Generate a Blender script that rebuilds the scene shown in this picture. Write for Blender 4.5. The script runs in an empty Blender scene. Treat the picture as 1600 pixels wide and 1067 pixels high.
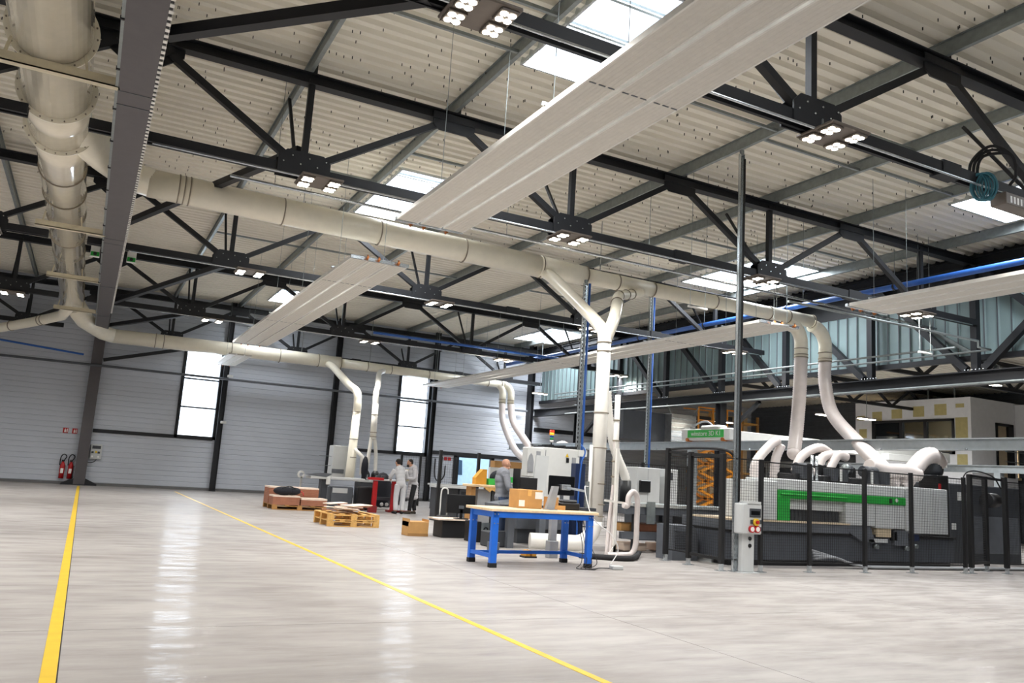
import bpy, bmesh, math, random
from mathutils import Vector, Matrix
random.seed(7)
SC = bpy.context.scene
COL = SC.collection

# ------------------------------------------------------------------ camera
cam_d = bpy.data.cameras.new('camera'); cam = bpy.data.objects.new('camera', cam_d); COL.objects.link(cam)
cam_d.sensor_width = 36.0; cam_d.lens = 1273.0 / 1600 * 36; cam_d.clip_start = 0.05; cam_d.clip_end = 300
yaw, pit, rol = (math.radians(a) for a in (26.95, 9.4, 3.69))
fw = Vector((math.sin(yaw) * math.cos(pit), math.cos(yaw) * math.cos(pit), math.sin(pit)))
rt = Vector((math.cos(yaw), -math.sin(yaw), 0)); up = rt.cross(fw)
rt, up = rt * math.cos(rol) + up * math.sin(rol), -rt * math.sin(rol) + up * math.cos(rol)
m = Matrix((rt, up, -fw)).transposed().to_4x4(); m.translation = Vector((0, 0, 1.38)); cam.matrix_world = m
SC.camera = cam

# ------------------------------------------------------------------ world, exposure
W = bpy.data.worlds.new('sky'); SC.world = W; W.use_nodes = True
bg = W.node_tree.nodes['Background']; bg.inputs[0].default_value = (0.86, 0.93, 1.0, 1); bg.inputs[1].default_value = 3.2
SC.view_settings.view_transform = 'Standard'; SC.view_settings.look = 'None'
SC.view_settings.gamma = 1; SC.view_settings.use_curve_mapping = False; SC.view_settings.exposure = 0.38
LAMP_W = 112.0; SKY_W = 225.0; WIN_W = 80.0

def area(name, loc, sx, sy, watts, color, rot=(0, 0, 0), parent=None, spread=180):
    d = bpy.data.lights.new(name, 'AREA'); d.shape = 'RECTANGLE'; d.size = sx; d.size_y = sy
    d.energy = watts; d.color = color; d.spread = math.radians(spread)
    o = bpy.data.objects.new(name, d); COL.objects.link(o); o.location = loc; o.rotation_euler = rot
    if parent: o.parent = parent
    return o
SKYLIGHTS = [(5.45, 6.85, 8.2, 10.95), (5.45, 6.85, 16.6, 20.25), (5.95, 6.8, 31.5, 34.2), (16.3, 18.3, 8.6, 11.05),
             (16.4, 18.5, 16.75, 20.4), (17.6, 19.7, 30.8, 34.4), (-9.2, -7.4, 8.6, 11.0), (-9.2, -7.4, 16.6, 20.3), (5.45, 6.85, 1.0, 3.8), (16.3, 18.3, 0.5, 3.5)]
for x0, x1, y0, y1 in SKYLIGHTS:
    area('daylight_skylight', ((x0 + x1) / 2, (y0 + y1) / 2, 8.28), x1 - x0 - .1, y1 - y0 - .1, SKY_W * (x1 - x0) * (y1 - y0) / 4, (0.93, 0.96, 1.0))
for x0, x1 in ((3.27, 4.7), (12.75, 14.2)):
    area('daylight_window', ((x0 + x1) / 2, 36.45, 3.95), x1 - x0, 3.5, WIN_W, (0.86, 0.93, 1.0), (-math.pi / 2, 0, 0))

# ------------------------------------------------------------------ materials
def lin(h):
    c = [int(h[i:i + 2], 16) / 255 for i in (0, 2, 4)]
    return [x / 12.92 if x < .04045 else ((x + .055) / 1.055) ** 2.4 for x in c]
M = {}
def mat(name, hexc, rough=.5, metal=0., var=.08, scale=6., bump=0., bscale=60., emit=None, estr=0., alpha=None, coat=0., spec=.5):
    m = bpy.data.materials.new(name); m.use_nodes = True; nt = m.node_tree; b = nt.nodes['Principled BSDF']
    c = lin(hexc)
    geo = nt.nodes.new('ShaderNodeNewGeometry')
    nz = nt.nodes.new('ShaderNodeTexNoise'); nz.inputs['Scale'].default_value = scale; nz.inputs['Detail'].default_value = 5
    nt.links.new(geo.outputs['Position'], nz.inputs['Vector'])
    rp = nt.nodes.new('ShaderNodeValToRGB'); rp.color_ramp.elements[0].position = .3; rp.color_ramp.elements[1].position = .7
    rp.color_ramp.elements[0].color = [max(0, x * (1 - var)) for x in c] + [1]
    rp.color_ramp.elements[1].color = [min(1, x * (1 + var)) for x in c] + [1]
    nt.links.new(nz.outputs['Fac'], rp.inputs['Fac']); nt.links.new(rp.outputs['Color'], b.inputs['Base Color'])
    b.inputs['Roughness'].default_value = rough; b.inputs['Metallic'].default_value = metal
    b.inputs['Coat Weight'].default_value = coat; b.inputs['Specular IOR Level'].default_value = spec
    if bump:
        n2 = nt.nodes.new('ShaderNodeTexNoise'); n2.inputs['Scale'].default_value = bscale; n2.inputs['Detail'].default_value = 4
        nt.links.new(geo.outputs['Position'], n2.inputs['Vector'])
        bp = nt.nodes.new('ShaderNodeBump'); bp.inputs['Strength'].default_value = bump; bp.inputs['Distance'].default_value = .02
        nt.links.new(n2.outputs['Fac'], bp.inputs['Height']); nt.links.new(bp.outputs['Normal'], b.inputs['Normal'])
    if emit:
        b.inputs['Emission Color'].default_value = lin(emit) + [1]; b.inputs['Emission Strength'].default_value = estr
    if alpha is not None:
        b.inputs['Alpha'].default_value = alpha
    M[name] = m
    return m
def pane_mat(name, tint, glossy=.08, diff=0., emit=0.):
    m = bpy.data.materials.new(name); m.use_nodes = True; nt = m.node_tree; out = nt.nodes['Material Output']
    nt.nodes.remove(nt.nodes['Principled BSDF'])
    tr = nt.nodes.new('ShaderNodeBsdfTransparent'); tr.inputs[0].default_value = (*tint, 1)
    gl = nt.nodes.new('ShaderNodeBsdfGlossy'); gl.inputs['Roughness'].default_value = .05
    mx = nt.nodes.new('ShaderNodeMixShader'); mx.inputs[0].default_value = glossy
    nt.links.new(tr.outputs[0], mx.inputs[1]); nt.links.new(gl.outputs[0], mx.inputs[2]); last = mx
    if diff:
        tl = nt.nodes.new('ShaderNodeBsdfTranslucent'); m2 = nt.nodes.new('ShaderNodeMixShader'); m2.inputs[0].default_value = diff
        nt.links.new(last.outputs[0], m2.inputs[1]); nt.links.new(tl.outputs[0], m2.inputs[2]); last = m2
    nt.links.new(last.outputs[0], out.inputs[0]); M[name] = m
mat('deck', 'E4DFD1', .55, var=.04, scale=1.2)
mat('deck_pin', '2A2926', .6)
mat('steel', '16181D', .6, var=.1)
mat('beam_paint', '565254', .5, var=.06)
mat('galv', '8D9494', .38, .55, var=.12, scale=9)
mat('galv_bright', 'C9CFD2', .25, .8, var=.08)
mat('rail_grey', 'A9B0B3', .4, .35)
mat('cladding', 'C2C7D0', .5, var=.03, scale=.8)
mat('white_wall', 'E6E6E8', .7, var=.03)
mat('teal_clad', '84999A', .5, var=.06, scale=2)
mat('kerb', '6E6E6E', .9)
mat('duct_cream', 'F5EFDD', .3, var=.03, coat=.2)
mat('duct_shiny', 'F4ECD8', .14, .05, var=.04, coat=.6)
mat('duct_band', '8A8070', .45)
mat('bracket_cream', 'D2C8AC', .5)
mat('pipe_white', 'EFECE4', .35, var=.03)
mat('hose', 'DCD2CD', .35, var=.05)
mat('hose_grey', '9A9C9F', .5)
mat('panel_strip', 'D6D2C9', .5, var=.04, scale=14)
mat('panel_edge', 'E8E6E0', .35)
mat('copper', 'B06A38', .35, .8)
mat('lamp_body', '6B625A', .5, .2)
mat('led', 'FFFFFF', .4, emit='FFF6E4', estr=16)
mat('blue_paint', '1A6AD6', .4)
mat('blue_pipe', '2F62B4', .4)
mat('blue_dark', '14264A', .45)
mat('wood_top', 'EBCFA6', .45, var=.08, scale=20)
mat('pallet_wood', 'D8A860', .7, var=.18, scale=14)
mat('pallet_dark', 'A87B45', .8, var=.15)
mat('board_brown', 'A26A50', .7, var=.1)
mat('board_edge', 'EBD6C4', .7)
mat('cardboard', 'C09258', .8, var=.08)
mat('cardboard_dark', '9A7344', .85)
mat('paper', 'EFEDEA', .8)
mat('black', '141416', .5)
mat('rubber', '1C1C1E', .75)
mat('dark_grey', '3B3E43', .55, var=.06)
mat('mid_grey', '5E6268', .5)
mat('machine_grey', 'C6C8C7', .45, var=.03)
mat('machine_white', 'DADAD6', .4, var=.03)
mat('machine_base', '4A4E55', .5, var=.05)
mat('green', '1E9A36', .45)
mat('green_box', '39B54A', .5)
mat('red', 'B5161B', .45)
mat('red_dark', '7E1B1B', .5)
mat('orange', 'D88A1E', .5, var=.1)
mat('amber_box', 'D2952C', .6)
mat('yellow', 'E3BC2E', .4)
mat('lamp_red', 'E33020', .3, emit='FF3018', estr=1.5)
mat('lamp_orange', 'F08A20', .3, emit='FF9020', estr=1.5)
mat('lamp_green', '1E9050', .3)
mat('lamp_blue', '1B4F9A', .3)
mat('screen', '0C0D10', .2)
mat('belt', 'C9B79C', .6)
mat('yellow_pad', 'BDB07A', .8, var=.08)
mat('silver', 'B9BABA', .28, .85, var=.1)
mat('glass_dark', '2A3034', .1)
mat('skin', 'B98A70', .55)
mat('hair_dark', '1E1712', .7)
mat('coverall', 'C6C6C8', .85, var=.05)
mat('labcoat', 'C2C0C2', .85, var=.05)
mat('sweater', '85878D', .9, var=.08, scale=40)
mat('jeans', '3B4A66', .85)
mat('trousers', '17181C', .85)
mat('bag_cloth', '1E2028', .85)
mat('van_paint', 'B9D6E8', .35)
mat('van_glass', '24435C', .12)
mat('beige_inside', 'CDBB9C', .7)
mat('outside_ground', 'B8B6B0', .9)
mat('dark_shoe', '3A3226', .6)
mat('coil', '2E6A78', .45)
pane_mat('window_pane', (.95, .97, 1), .06)
pane_mat('skylight_pane', (.93, .95, .98), .04, .25)
pane_mat('office_glass', (.35, .38, .4), .12)

# concrete floor: light grey, faint trowel streaks, half gloss
mf = bpy.data.materials.new('concrete'); mf.use_nodes = True; nt = mf.node_tree; b = nt.nodes['Principled BSDF']
geo = nt.nodes.new('ShaderNodeNewGeometry')
def noise(scale, detail, sc=None, rough=.55):
    n = nt.nodes.new('ShaderNodeTexNoise'); n.inputs['Scale'].default_value = scale; n.inputs['Detail'].default_value = detail; n.inputs['Roughness'].default_value = rough
    if sc:
        mp = nt.nodes.new('ShaderNodeMapping'); mp.inputs['Scale'].default_value = sc; mp.inputs['Rotation'].default_value = (0, 0, .35)
        nt.links.new(geo.outputs['Position'], mp.inputs['Vector']); nt.links.new(mp.outputs[0], n.inputs['Vector'])
    else: nt.links.new(geo.outputs['Position'], n.inputs['Vector'])
    return n
n1 = noise(.35, 6); n2 = noise(1.4, 8, (.5, 2.2, 1), .65); n3 = noise(6, 4, (.4, 2.0, 1), .55)
mx = nt.nodes.new('ShaderNodeMath'); mx.operation = 'ADD'; nt.links.new(n1.outputs['Fac'], mx.inputs[0]); nt.links.new(n2.outputs['Fac'], mx.inputs[1])
mh = nt.nodes.new('ShaderNodeMath'); mh.operation = 'MULTIPLY'; mh.inputs[1].default_value = .5; nt.links.new(mx.outputs[0], mh.inputs[0])
rp = nt.nodes.new('ShaderNodeValToRGB'); cr = rp.color_ramp
cr.elements[0].position = .38; cr.elements[0].color = lin('958F8B') + [1]; cr.elements[1].position = .58; cr.elements[1].color = lin('ABA6A2') + [1]
nt.links.new(mh.outputs[0], rp.inputs['Fac']); nt.links.new(rp.outputs['Color'], b.inputs['Base Color'])
rr = nt.nodes.new('ShaderNodeMapRange'); rr.inputs['To Min'].default_value = .45; rr.inputs['To Max'].default_value = .7
nt.links.new(n2.outputs['Fac'], rr.inputs['Value']); nt.links.new(rr.outputs[0], b.inputs['Roughness'])
b.inputs['Specular IOR Level'].default_value = .12; b.inputs['Coat Roughness'].default_value = .1
n4 = noise(2.6, 6, (.5, 1.8, 1), .6); wr = nt.nodes.new('ShaderNodeMapRange'); wr.inputs['From Min'].default_value = .42; wr.inputs['From Max'].default_value = .66; wr.inputs['To Min'].default_value = .02; wr.inputs['To Max'].default_value = .42
nt.links.new(n4.outputs['Fac'], wr.inputs['Value']); nt.links.new(wr.outputs[0], b.inputs['Coat Weight'])
bp = nt.nodes.new('ShaderNodeBump'); bp.inputs['Strength'].default_value = .6; bp.inputs['Distance'].default_value = .02
nt.links.new(n3.outputs['Fac'], bp.inputs['Height']); nt.links.new(bp.outputs['Normal'], b.inputs['Coat Normal'])
M['concrete'] = mf

# ------------------------------------------------------------------ mesh helpers
class MB:
    """collects boxes, bars, tubes and lathes; build() links them as one mesh object"""
    def __init__(s): s.v = []; s.f = []; s.sm = []
    def quad(s, a, b_, c, d):
        n = len(s.v); s.v += [tuple(a), tuple(b_), tuple(c), tuple(d)]; s.f.append((n, n + 1, n + 2, n + 3)); s.sm.append(False); return s
    def box(s, x0, x1, y0, y1, z0, z1, bev=0):
        if x1 < x0: x0, x1 = x1, x0
        if y1 < y0: y0, y1 = y1, y0
        if z1 < z0: z0, z1 = z1, z0
        if bev:
            e = min(bev, (x1 - x0) / 2.2, (y1 - y0) / 2.2, (z1 - z0) / 2.2); n = len(s.v)
            idx = {}
            for i, x in enumerate((x0, x1)):
                for j, y in enumerate((y0, y1)):
                    for k, z in enumerate((z0, z1)):
                        sx, sy, sz = (1, -1)[i], (1, -1)[j], (1, -1)[k]
                        idx[i, j, k, 0] = len(s.v); s.v.append((x, y + sy * e, z + sz * e))
                        idx[i, j, k, 1] = len(s.v); s.v.append((x + sx * e, y, z + sz * e))
                        idx[i, j, k, 2] = len(s.v); s.v.append((x + sx * e, y + sy * e, z))
            F = []
            for a in range(3):
                o = [q for q in range(3) if q != a]
                for side in (0, 1):
                    ring = []
                    for p, q in ((0, 0), (1, 0), (1, 1), (0, 1)):
                        t = [0, 0, 0]; t[a] = side; t[o[0]] = p; t[o[1]] = q; ring.append(idx[(*t, a)])
                    F.append(ring)
                for p in (0, 1):
                    for q in (0, 1):
                        t0 = [0, 0, 0]; t0[o[0]] = p; t0[o[1]] = q; t1 = list(t0); t1[a] = 1
                        F.append([idx[(*t0, o[0])], idx[(*t1, o[0])], idx[(*t1, o[1])], idx[(*t0, o[1])]])
            for i in (0, 1):
                for j in (0, 1):
                    for k in (0, 1): F.append([idx[i, j, k, 0], idx[i, j, k, 1], idx[i, j, k, 2]])
            c = Vector(((x0 + x1) / 2, (y0 + y1) / 2, (z0 + z1) / 2))
            for fc in F:
                p = [Vector(s.v[q]) for q in fc]; nn = (p[1] - p[0]).cross(p[2] - p[0])
                if nn.dot(sum(p, Vector()) / len(p) - c) < 0: fc.reverse()
                s.f.append(tuple(fc)); s.sm.append(False)
            return s
        n = len(s.v)
        s.v += [(x0, y0, z0), (x1, y0, z0), (x1, y1, z0), (x0, y1, z0), (x0, y0, z1), (x1, y0, z1), (x1, y1, z1), (x0, y1, z1)]
        for q in ((0, 3, 2, 1), (4, 5, 6, 7), (0, 1, 5, 4), (1, 2, 6, 5), (2, 3, 7, 6), (3, 0, 4, 7)):
            s.f.append(tuple(n + i for i in q)); s.sm.append(False)
        return s
    def bar(s, p, q, w, h=None, upv=(0, 0, 1)):
        p, q = Vector(p), Vector(q); h = h or w; d = (q - p).normalized(); u = Vector(upv)
        if abs(d.dot(u)) > .97: u = Vector((0, 1, 0))
        a = d.cross(u).normalized(); c = a.cross(d); a *= w / 2; c *= h / 2; n = len(s.v)
        for e in (p, q): s.v += [tuple(e - a - c), tuple(e + a - c), tuple(e + a + c), tuple(e - a + c)]
        for fc in ((0, 1, 2, 3), (7, 6, 5, 4), (0, 4, 5, 1), (1, 5, 6, 2), (2, 6, 7, 3), (3, 7, 4, 0)):
            s.f.append(tuple(n + i for i in fc)); s.sm.append(False)
        return s
    def ibeam(s, p, q, w, h, t=.015, upv=(0, 0, 1)):
        p, q = Vector(p), Vector(q); d = (q - p).normalized(); u = Vector(upv)
        if abs(d.dot(u)) > .97: u = Vector((0, 1, 0))
        a = d.cross(u).normalized(); c = a.cross(d)
        s.bar(p + c * (h / 2 - t / 2), q + c * (h / 2 - t / 2), w, t, upv); s.bar(p - c * (h / 2 - t / 2), q - c * (h / 2 - t / 2), w, t, upv)
        s.bar(p, q, t, h - 2 * t, upv); return s
    def tube(s, pts, r, n=16, cap=True, ribs=None):
        pts = [Vector(p) for p in pts]; R = r if isinstance(r, (list, tuple)) else [r] * len(pts); rings = []
        t0 = (pts[1] - pts[0]).normalized(); nrm = t0.orthogonal().normalized()
        for i, p in enumerate(pts):
            t = (pts[min(i + 1, len(pts) - 1)] - pts[max(i - 1, 0)]).normalized()
            nrm = (nrm - t * nrm.dot(t)); nrm = nrm.normalized() if nrm.length > 1e-6 else t.orthogonal().normalized()
            bi = t.cross(nrm); b0 = len(s.v)
            for k in range(n):
                a = 2 * math.pi * k / n; s.v.append(tuple(p + (nrm * math.cos(a) + bi * math.sin(a)) * R[i]))
            rings.append(b0)
        for i in range(len(rings) - 1):
            for k in range(n):
                s.f.append((rings[i] + k, rings[i] + (k + 1) % n, rings[i + 1] + (k + 1) % n, rings[i + 1] + k)); s.sm.append(True)
        if cap:
            s.f.append(tuple(rings[0] + k for k in reversed(range(n)))); s.sm.append(False)
            s.f.append(tuple(rings[-1] + k for k in range(n))); s.sm.append(False)
        return s
    def ring(s, c, axis, r0, r1, wid, n=20):
        c = Vector(c); t = Vector(axis).normalized(); a = t.orthogonal().normalized(); b_ = t.cross(a); b0 = len(s.v)
        for k in range(n):
            e = a * math.cos(2 * math.pi * k / n) + b_ * math.sin(2 * math.pi * k / n)
            s.v += [tuple(c + e * r0 - t * wid / 2), tuple(c + e * r1 - t * wid / 2), tuple(c + e * r1 + t * wid / 2), tuple(c + e * r0 + t * wid / 2)]
        for k in range(n):
            p, q = b0 + 4 * k, b0 + 4 * ((k + 1) % n)
            for i in range(4):
                j = (i + 1) % 4; s.f.append((p + i, p + j, q + j, q + i)); s.sm.append(False)
        return s
    def prism(s, poly, y0, y1, ax='Y'):
        """polygon (list of 2d points) swept along an axis: Y -> (x,z), X -> (y,z), Z -> (x,y)"""
        n = len(poly); b0 = len(s.v)
        for t in (y0, y1):
            for a, c in poly: s.v.append((a, t, c) if ax == 'Y' else (t, a, c) if ax == 'X' else (a, c, t))
        s.f.append(tuple(b0 + i for i in range(n))); s.sm.append(False)
        s.f.append(tuple(b0 + n + i for i in reversed(range(n)))); s.sm.append(False)
        for i in range(n):
            j = (i + 1) % n; s.f.append((b0 + j, b0 + i, b0 + n + i, b0 + n + j)); s.sm.append(False)
        return s
    def ball(s, c, rx, ry=None, rz=None, n=12, m=8):
        ry = ry or rx; rz = rz or rx; b0 = len(s.v); c = Vector(c)
        s.v.append((c.x, c.y, c.z - rz))
        for i in range(1, m):
            t = math.pi * i / m - math.pi / 2
            for k in range(n):
                a = 2 * math.pi * k / n; s.v.append((c.x + rx * math.cos(t) * math.cos(a), c.y + ry * math.cos(t) * math.sin(a), c.z + rz * math.sin(t)))
        s.v.append((c.x, c.y, c.z + rz)); last = len(s.v) - 1
        for k in range(n):
            s.f.append((b0, b0 + 1 + (k + 1) % n, b0 + 1 + k)); s.sm.append(True)
            for i in range(m - 2):
                p = b0 + 1 + i * n; s.f.append((p + k, p + (k + 1) % n, p + n + (k + 1) % n, p + n + k)); s.sm.append(True)
            p = b0 + 1 + (m - 2) * n; s.f.append((p + k, p + (k + 1) % n, last)); s.sm.append(True)
        return s
    def mesh(s, name):
        me = bpy.data.meshes.new(name); me.from_pydata(s.v, [], s.f); me.polygons.foreach_set('use_smooth', s.sm); me.update(); return me
    def build(s, name, material, parent=None, loc=None):
        me = s.mesh(name); me.materials.append(M[material]); bm = bmesh.new(); bm.from_mesh(me)
        bmesh.ops.recalc_face_normals(bm, faces=bm.faces); bm.to_mesh(me); bm.free()
        return link(name, me, parent, loc)
def link(name, me, parent=None, loc=None):
    o = bpy.data.objects.new(name, me); COL.objects.link(o)
    if parent: o.parent = parent
    if loc: o.location = loc
    return o
def tag(o, label=None, cat=None, group=None, kind=None):
    for k, v in (('label', label), ('category', cat), ('group', group), ('kind', kind)):
        if v: o[k] = v
    return o
def thing(name, label, cat, loc=(0, 0, 0), rz=0, group=None):
    o = bpy.data.objects.new(name, None); o.empty_display_size = .2; COL.objects.link(o); o.location = loc; o.rotation_euler = (0, 0, rz)
    return tag(o, label, cat, group)
def copy_tree(o, parent=None, loc=None):
    c = o.copy(); COL.objects.link(c); c.parent = parent
    if loc is not None: c.location = loc
    for ch in o.children: copy_tree(ch, c)
    return c
def struct(name, mb, material, label=None):
    o = mb.build(name, material); return tag(o, label, None, None, 'structure')
def arc(c, a, b_, r, t0, t1, n=8):
    """points on a circle with centre c in the plane of unit vectors a, b_"""
    c, a, b_ = Vector(c), Vector(a), Vector(b_)
    return [c + (a * math.cos(t0 + (t1 - t0) * i / n) + b_ * math.sin(t0 + (t1 - t0) * i / n)) * r for i in range(n + 1)]
def spline(pts, n=10):
    pts = [Vector(p) for p in pts]; P_ = [pts[0] * 2 - pts[1]] + pts + [pts[-1] * 2 - pts[-2]]; out = []
    for i in range(1, len(P_) - 2):
        for k in range(n):
            t = k / n; a, b_, c, d = P_[i - 1:i + 3]
            out.append(.5 * ((2 * b_) + (c - a) * t + (2 * a - 5 * b_ + 4 * c - d) * t * t + (3 * b_ - a - 3 * c + d) * t ** 3))
    return out + [pts[-1]]
def sheet(strips, u0, u1, holes, put):
    """ribbed sheet: strips are (v0,d0,v1,d1); holes (u0,u1,v0,v1) are left out; put(u,v,d)->xyz"""
    mb = MB()
    for v0, d0, v1, d1 in strips:
        cuts = sorted((h[0], h[1]) for h in holes if h[2] < (v0 + v1) / 2 < h[3]); a = u0; spans = []
        for h0, h1 in cuts:
            if h0 > a: spans.append((a, h0))
            a = max(a, h1)
        if a < u1: spans.append((a, u1))
        for p, q in spans: mb.quad(put(p, v0, d0), put(q, v0, d0), put(q, v1, d1), put(p, v1, d1))
    return mb
def rib_strips(v0, v1, period, prof):
    """prof: list of (fraction, depth) breakpoints over one period"""
    out = []; n = int(math.ceil((v1 - v0) / period))
    for i in range(n):
        for (a, d), (c, e) in zip(prof, prof[1:]):
            p, q = v0 + (i + a) * period, v0 + (i + c) * period
            if p < v1: out.append((p, d, min(q, v1), e))
    return out

# ================================================================== SETTING
YW = 36.3                      # inner face of the far wall
# floor: slabs with open joints over a dark bed
bed = struct('floor', MB().box(-15, 35, -8, YW + .3, -.3, -.012), 'kerb')
fx = [-15, -7.5, .035, 5.08, 10.15, 15.2, 20.3, 27, 35]; fy = [-8, 7.35, 21.2, YW]
for i in range(len(fx) - 1):
    for j in range(len(fy) - 1):
        g = .004
        MB().box(fx[i] + g, fx[i + 1] - g, fy[j] + g, fy[j + 1] - g, -.012, 0).build('slab', 'concrete', bed)
struct('ground_outside', MB().box(-30, 60, YW + .3, 90, -.3, -.02), 'outside_ground')

# far wall: ribbed horizontal cladding with window and door openings
WIN = [(3.27, 4.7, 2.2, 5.75), (12.75, 14.2, 2.2, 5.75)]; DOOR = (15.85, 17.75, -.1, 2.16)
holes = WIN + [DOOR]
prof_w = [(0, 0), (.1, .018), (.9, .018), (1, 0)]
wf = sheet(rib_strips(.1, 8.2, .205, prof_w), -15, 35, holes, lambda u, v, d: (u, YW - d, v))
wall = struct('wall_far', wf, 'cladding')
outer = MB()
for x0, x1, z0, z1 in ((-15, 3.27, -.1, 8.4), (3.27, 4.7, -.1, 2.2), (3.27, 4.7, 5.75, 8.4), (4.7, 12.75, -.1, 8.4), (12.75, 14.2, -.1, 2.2), (12.75, 14.2, 5.75, 8.4), (14.2, 15.85, -.1, 8.4), (15.85, 17.75, 2.16, 8.4), (17.75, 35, -.1, 8.4)):
    outer.box(x0, x1, YW + .02, YW + .25, z0, z1)
outer.build('backing', 'cladding', wall)
struct('baseboard_far', MB().box(-15, 15.85, YW - .05, YW + .02, 0, .1).box(17.75, 35, YW - .05, YW + .02, 0, .1), 'kerb')
struct('wall_left', sheet(rib_strips(.1, 8.2, .205, prof_w), -8, YW, [], lambda u, v, d: (-15 + d, u, v)), 'cladding')
struct('wall_near', sheet(rib_strips(0, 8.2, .205, prof_w), -15, 35, [], lambda u, v, d: (u, -8 + d, v)), 'cladding')
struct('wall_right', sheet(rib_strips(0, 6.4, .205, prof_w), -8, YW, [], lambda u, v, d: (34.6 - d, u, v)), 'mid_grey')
# dark window frames and panes
for n, (x0, x1, z0, z1) in enumerate(WIN):
    fr = MB()
    for a, c in ((x0 - .1, x0 + .03), (x1 - .03, x1 + .1)): fr.box(a, c, YW - .08, YW + .2, z0 - .1, z1 + .1)
    for z in (z0 - .1, z1 - .02): fr.box(x0 - .1, x1 + .1, YW - .08, YW + .2, z, z + .12)
    w = struct('window_%d' % (n + 1), fr, 'steel')
    h = (z1 - z0) / 3
    for k in range(3):
        MB().box(x0 + .03, x1 - .03, YW + .05, YW + .07, z0 + k * h + .03, z0 + (k + 1) * h - .03).build('pane', 'window_pane', w)
        if k: MB().box(x0, x1, YW - .02, YW + .1, z0 + k * h - .03, z0 + k * h + .03).build('glazing_bar', 'steel', w)
d1 = struct('door_1', MB().box(15.72, 15.87, YW - .06, YW + .2, 0, 2.3).box(17.73, 17.88, YW - .06, YW + .2, 0, 2.3).box(15.72, 17.88, YW - .06, YW + .2, 2.14, 2.3), 'steel')
MB().box(15.87, 16.0, YW - .04, YW + .04, 0, 2.14).build('door_leaf_edge', 'steel', d1)
# dark rails along the far wall
for n, (x0, x1, z0, z1) in enumerate(((.2, 4.7, 2.06, 2.2), (9.85, 14.3, 2.06, 2.2), (14.6, 20, 2.2, 2.36), (20, 34, 3.7, 3.9))):
    struct('trim_%d' % (n + 1), MB().box(x0, x1, YW - .07, YW - .02, z0, z1), 'steel')
# wall columns
for x, wd, z1, lab in ((4.9, .2, 8.0, 'dark steel wall column right of the left tall window'), (9.65, .24, 8.0, 'dark steel wall column between the two tall windows'),
                       (14.4, .22, 8.0, 'dark steel wall column right of the second tall window'), (19.6, .5, 8.0, 'thick dark steel column behind the hanging far hoses')):
    c = thing('steel_column', lab, 'column', (x, YW - .16, 0))
    MB().ibeam((0, 0, 0), (0, 0, z1), wd, .22, .02, (1, 0, 0)).build('shaft', 'steel', c)
    MB().box(-wd / 2 - .02, wd / 2 + .02, -.16, .1, 0, .03).build('base_plate', 'steel', c)
c = thing('steel_column', 'dark steel column under the big overhead beam, beside two fire extinguishers', 'column', (-.02, YW - .35, 0))
MB().box(-.2, .2, -.02, .0, 0, 5.9).box(-.2, .2, .28, .3, 0, 5.9).box(-.012, .012, 0, .28, 0, 5.9).build('shaft', 'beam_paint', c)
for s in (-1, 1):
    MB().prism([(s * .2, 0), (s * .62, 0), (s * .62, .06), (s * .2, .26)], .0, .2).build('foot_brace', 'steel', c)
MB().box(-.24, .24, -.1, .3, 0, .03).build('base_plate', 'steel', c)

# roof deck, trapezoidal flutes running across the hall, with skylight openings
prof_d = [(0, 0), (.42, 0), (.55, .07), (.87, .07), (1, 0)]
deck = struct('ceiling', sheet(rib_strips(-8, YW + .2, .275, prof_d), -15, 20.35, SKYLIGHTS, lambda u, v, d: (u, v, 7.98 + d)), 'deck')
pins = MB()
for k in range(2600):
    fl = random.randint(28, 110); y = -8 + fl * .275 + random.choice((.03, .06, .085)); x = random.choice(range(-60, 160)) * .127 + random.uniform(-.02, .02)
    if any(a - .1 < x < b_ + .1 and c - .1 < y < d + .1 for a, b_, c, d in SKYLIGHTS): continue
    pins.box(x - .006, x + .006, y - .006, y + .006, 7.935, 7.985)
tag(pins.build('screw_tip', 'deck_pin', deck), kind='stuff')
# sidewall deck sheets laps: thin darker seams
for n, (x0, x1, y0, y1) in enumerate(SKYLIGHTS):
    cb = MB()
    for a, c, d, e in ((x0 - .04, x0, y0 - .04, y1 + .04), (x1, x1 + .04, y0 - .04, y1 + .04), (x0, x1, y0 - .04, y0), (x0, x1, y1, y1 + .04)): cb.box(a, c, d, e, 7.93, 8.35)
    s = struct('window_%d' % (n + 3), cb, 'galv_bright')
    MB().box(x0, x1, y0, y1, 8.33, 8.35).build('pane', 'skylight_pane', s)
    for k in range(1, 3):
        y = y0 + (y1 - y0) * k / 3; MB().box(x0, x1, y - .03, y + .03, 8.26, 8.33).build('glazing_bar', 'galv', s)
# right-hand lower bay: roof and far structure
tag(struct('ceiling_right_bay', sheet(rib_strips(-8, YW + .2, .3, prof_d), 20.35, 35, [], lambda u, v, d: (u, v, 6.25 + d)), 'deck'))
# translucent cladding above the right girder
cl = struct('wall_girder', sheet(rib_strips(-8, YW, .36, [(0, 0), (.08, .03), (.16, 0), (1, 0)]), 5.25, 6.85, [], lambda u, v, d: (20.32 - d, v, u)), 'teal_clad')
MB().box(20.3, 20.36, -8, YW, 6.85, 8.1).build('upper_shade_band', 'black', cl)  # black band stands in for the shadow under the deck edge
sm = MB()
for k in range(123): sm.box(20.27, 20.3, -7.97 + k * .36, -7.945 + k * .36, 5.26, 6.85)
tag(sm.build('seam_rib', 'mid_grey', cl), kind='stuff')
MB().box(20.33, 20.4, -8, YW, 5.2, 8.2).build('backing', 'mid_grey', cl)
MB().box(20.2, 20.34, -8, YW, 5.12, 5.26).build('sill_angle', 'steel', cl)

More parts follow.
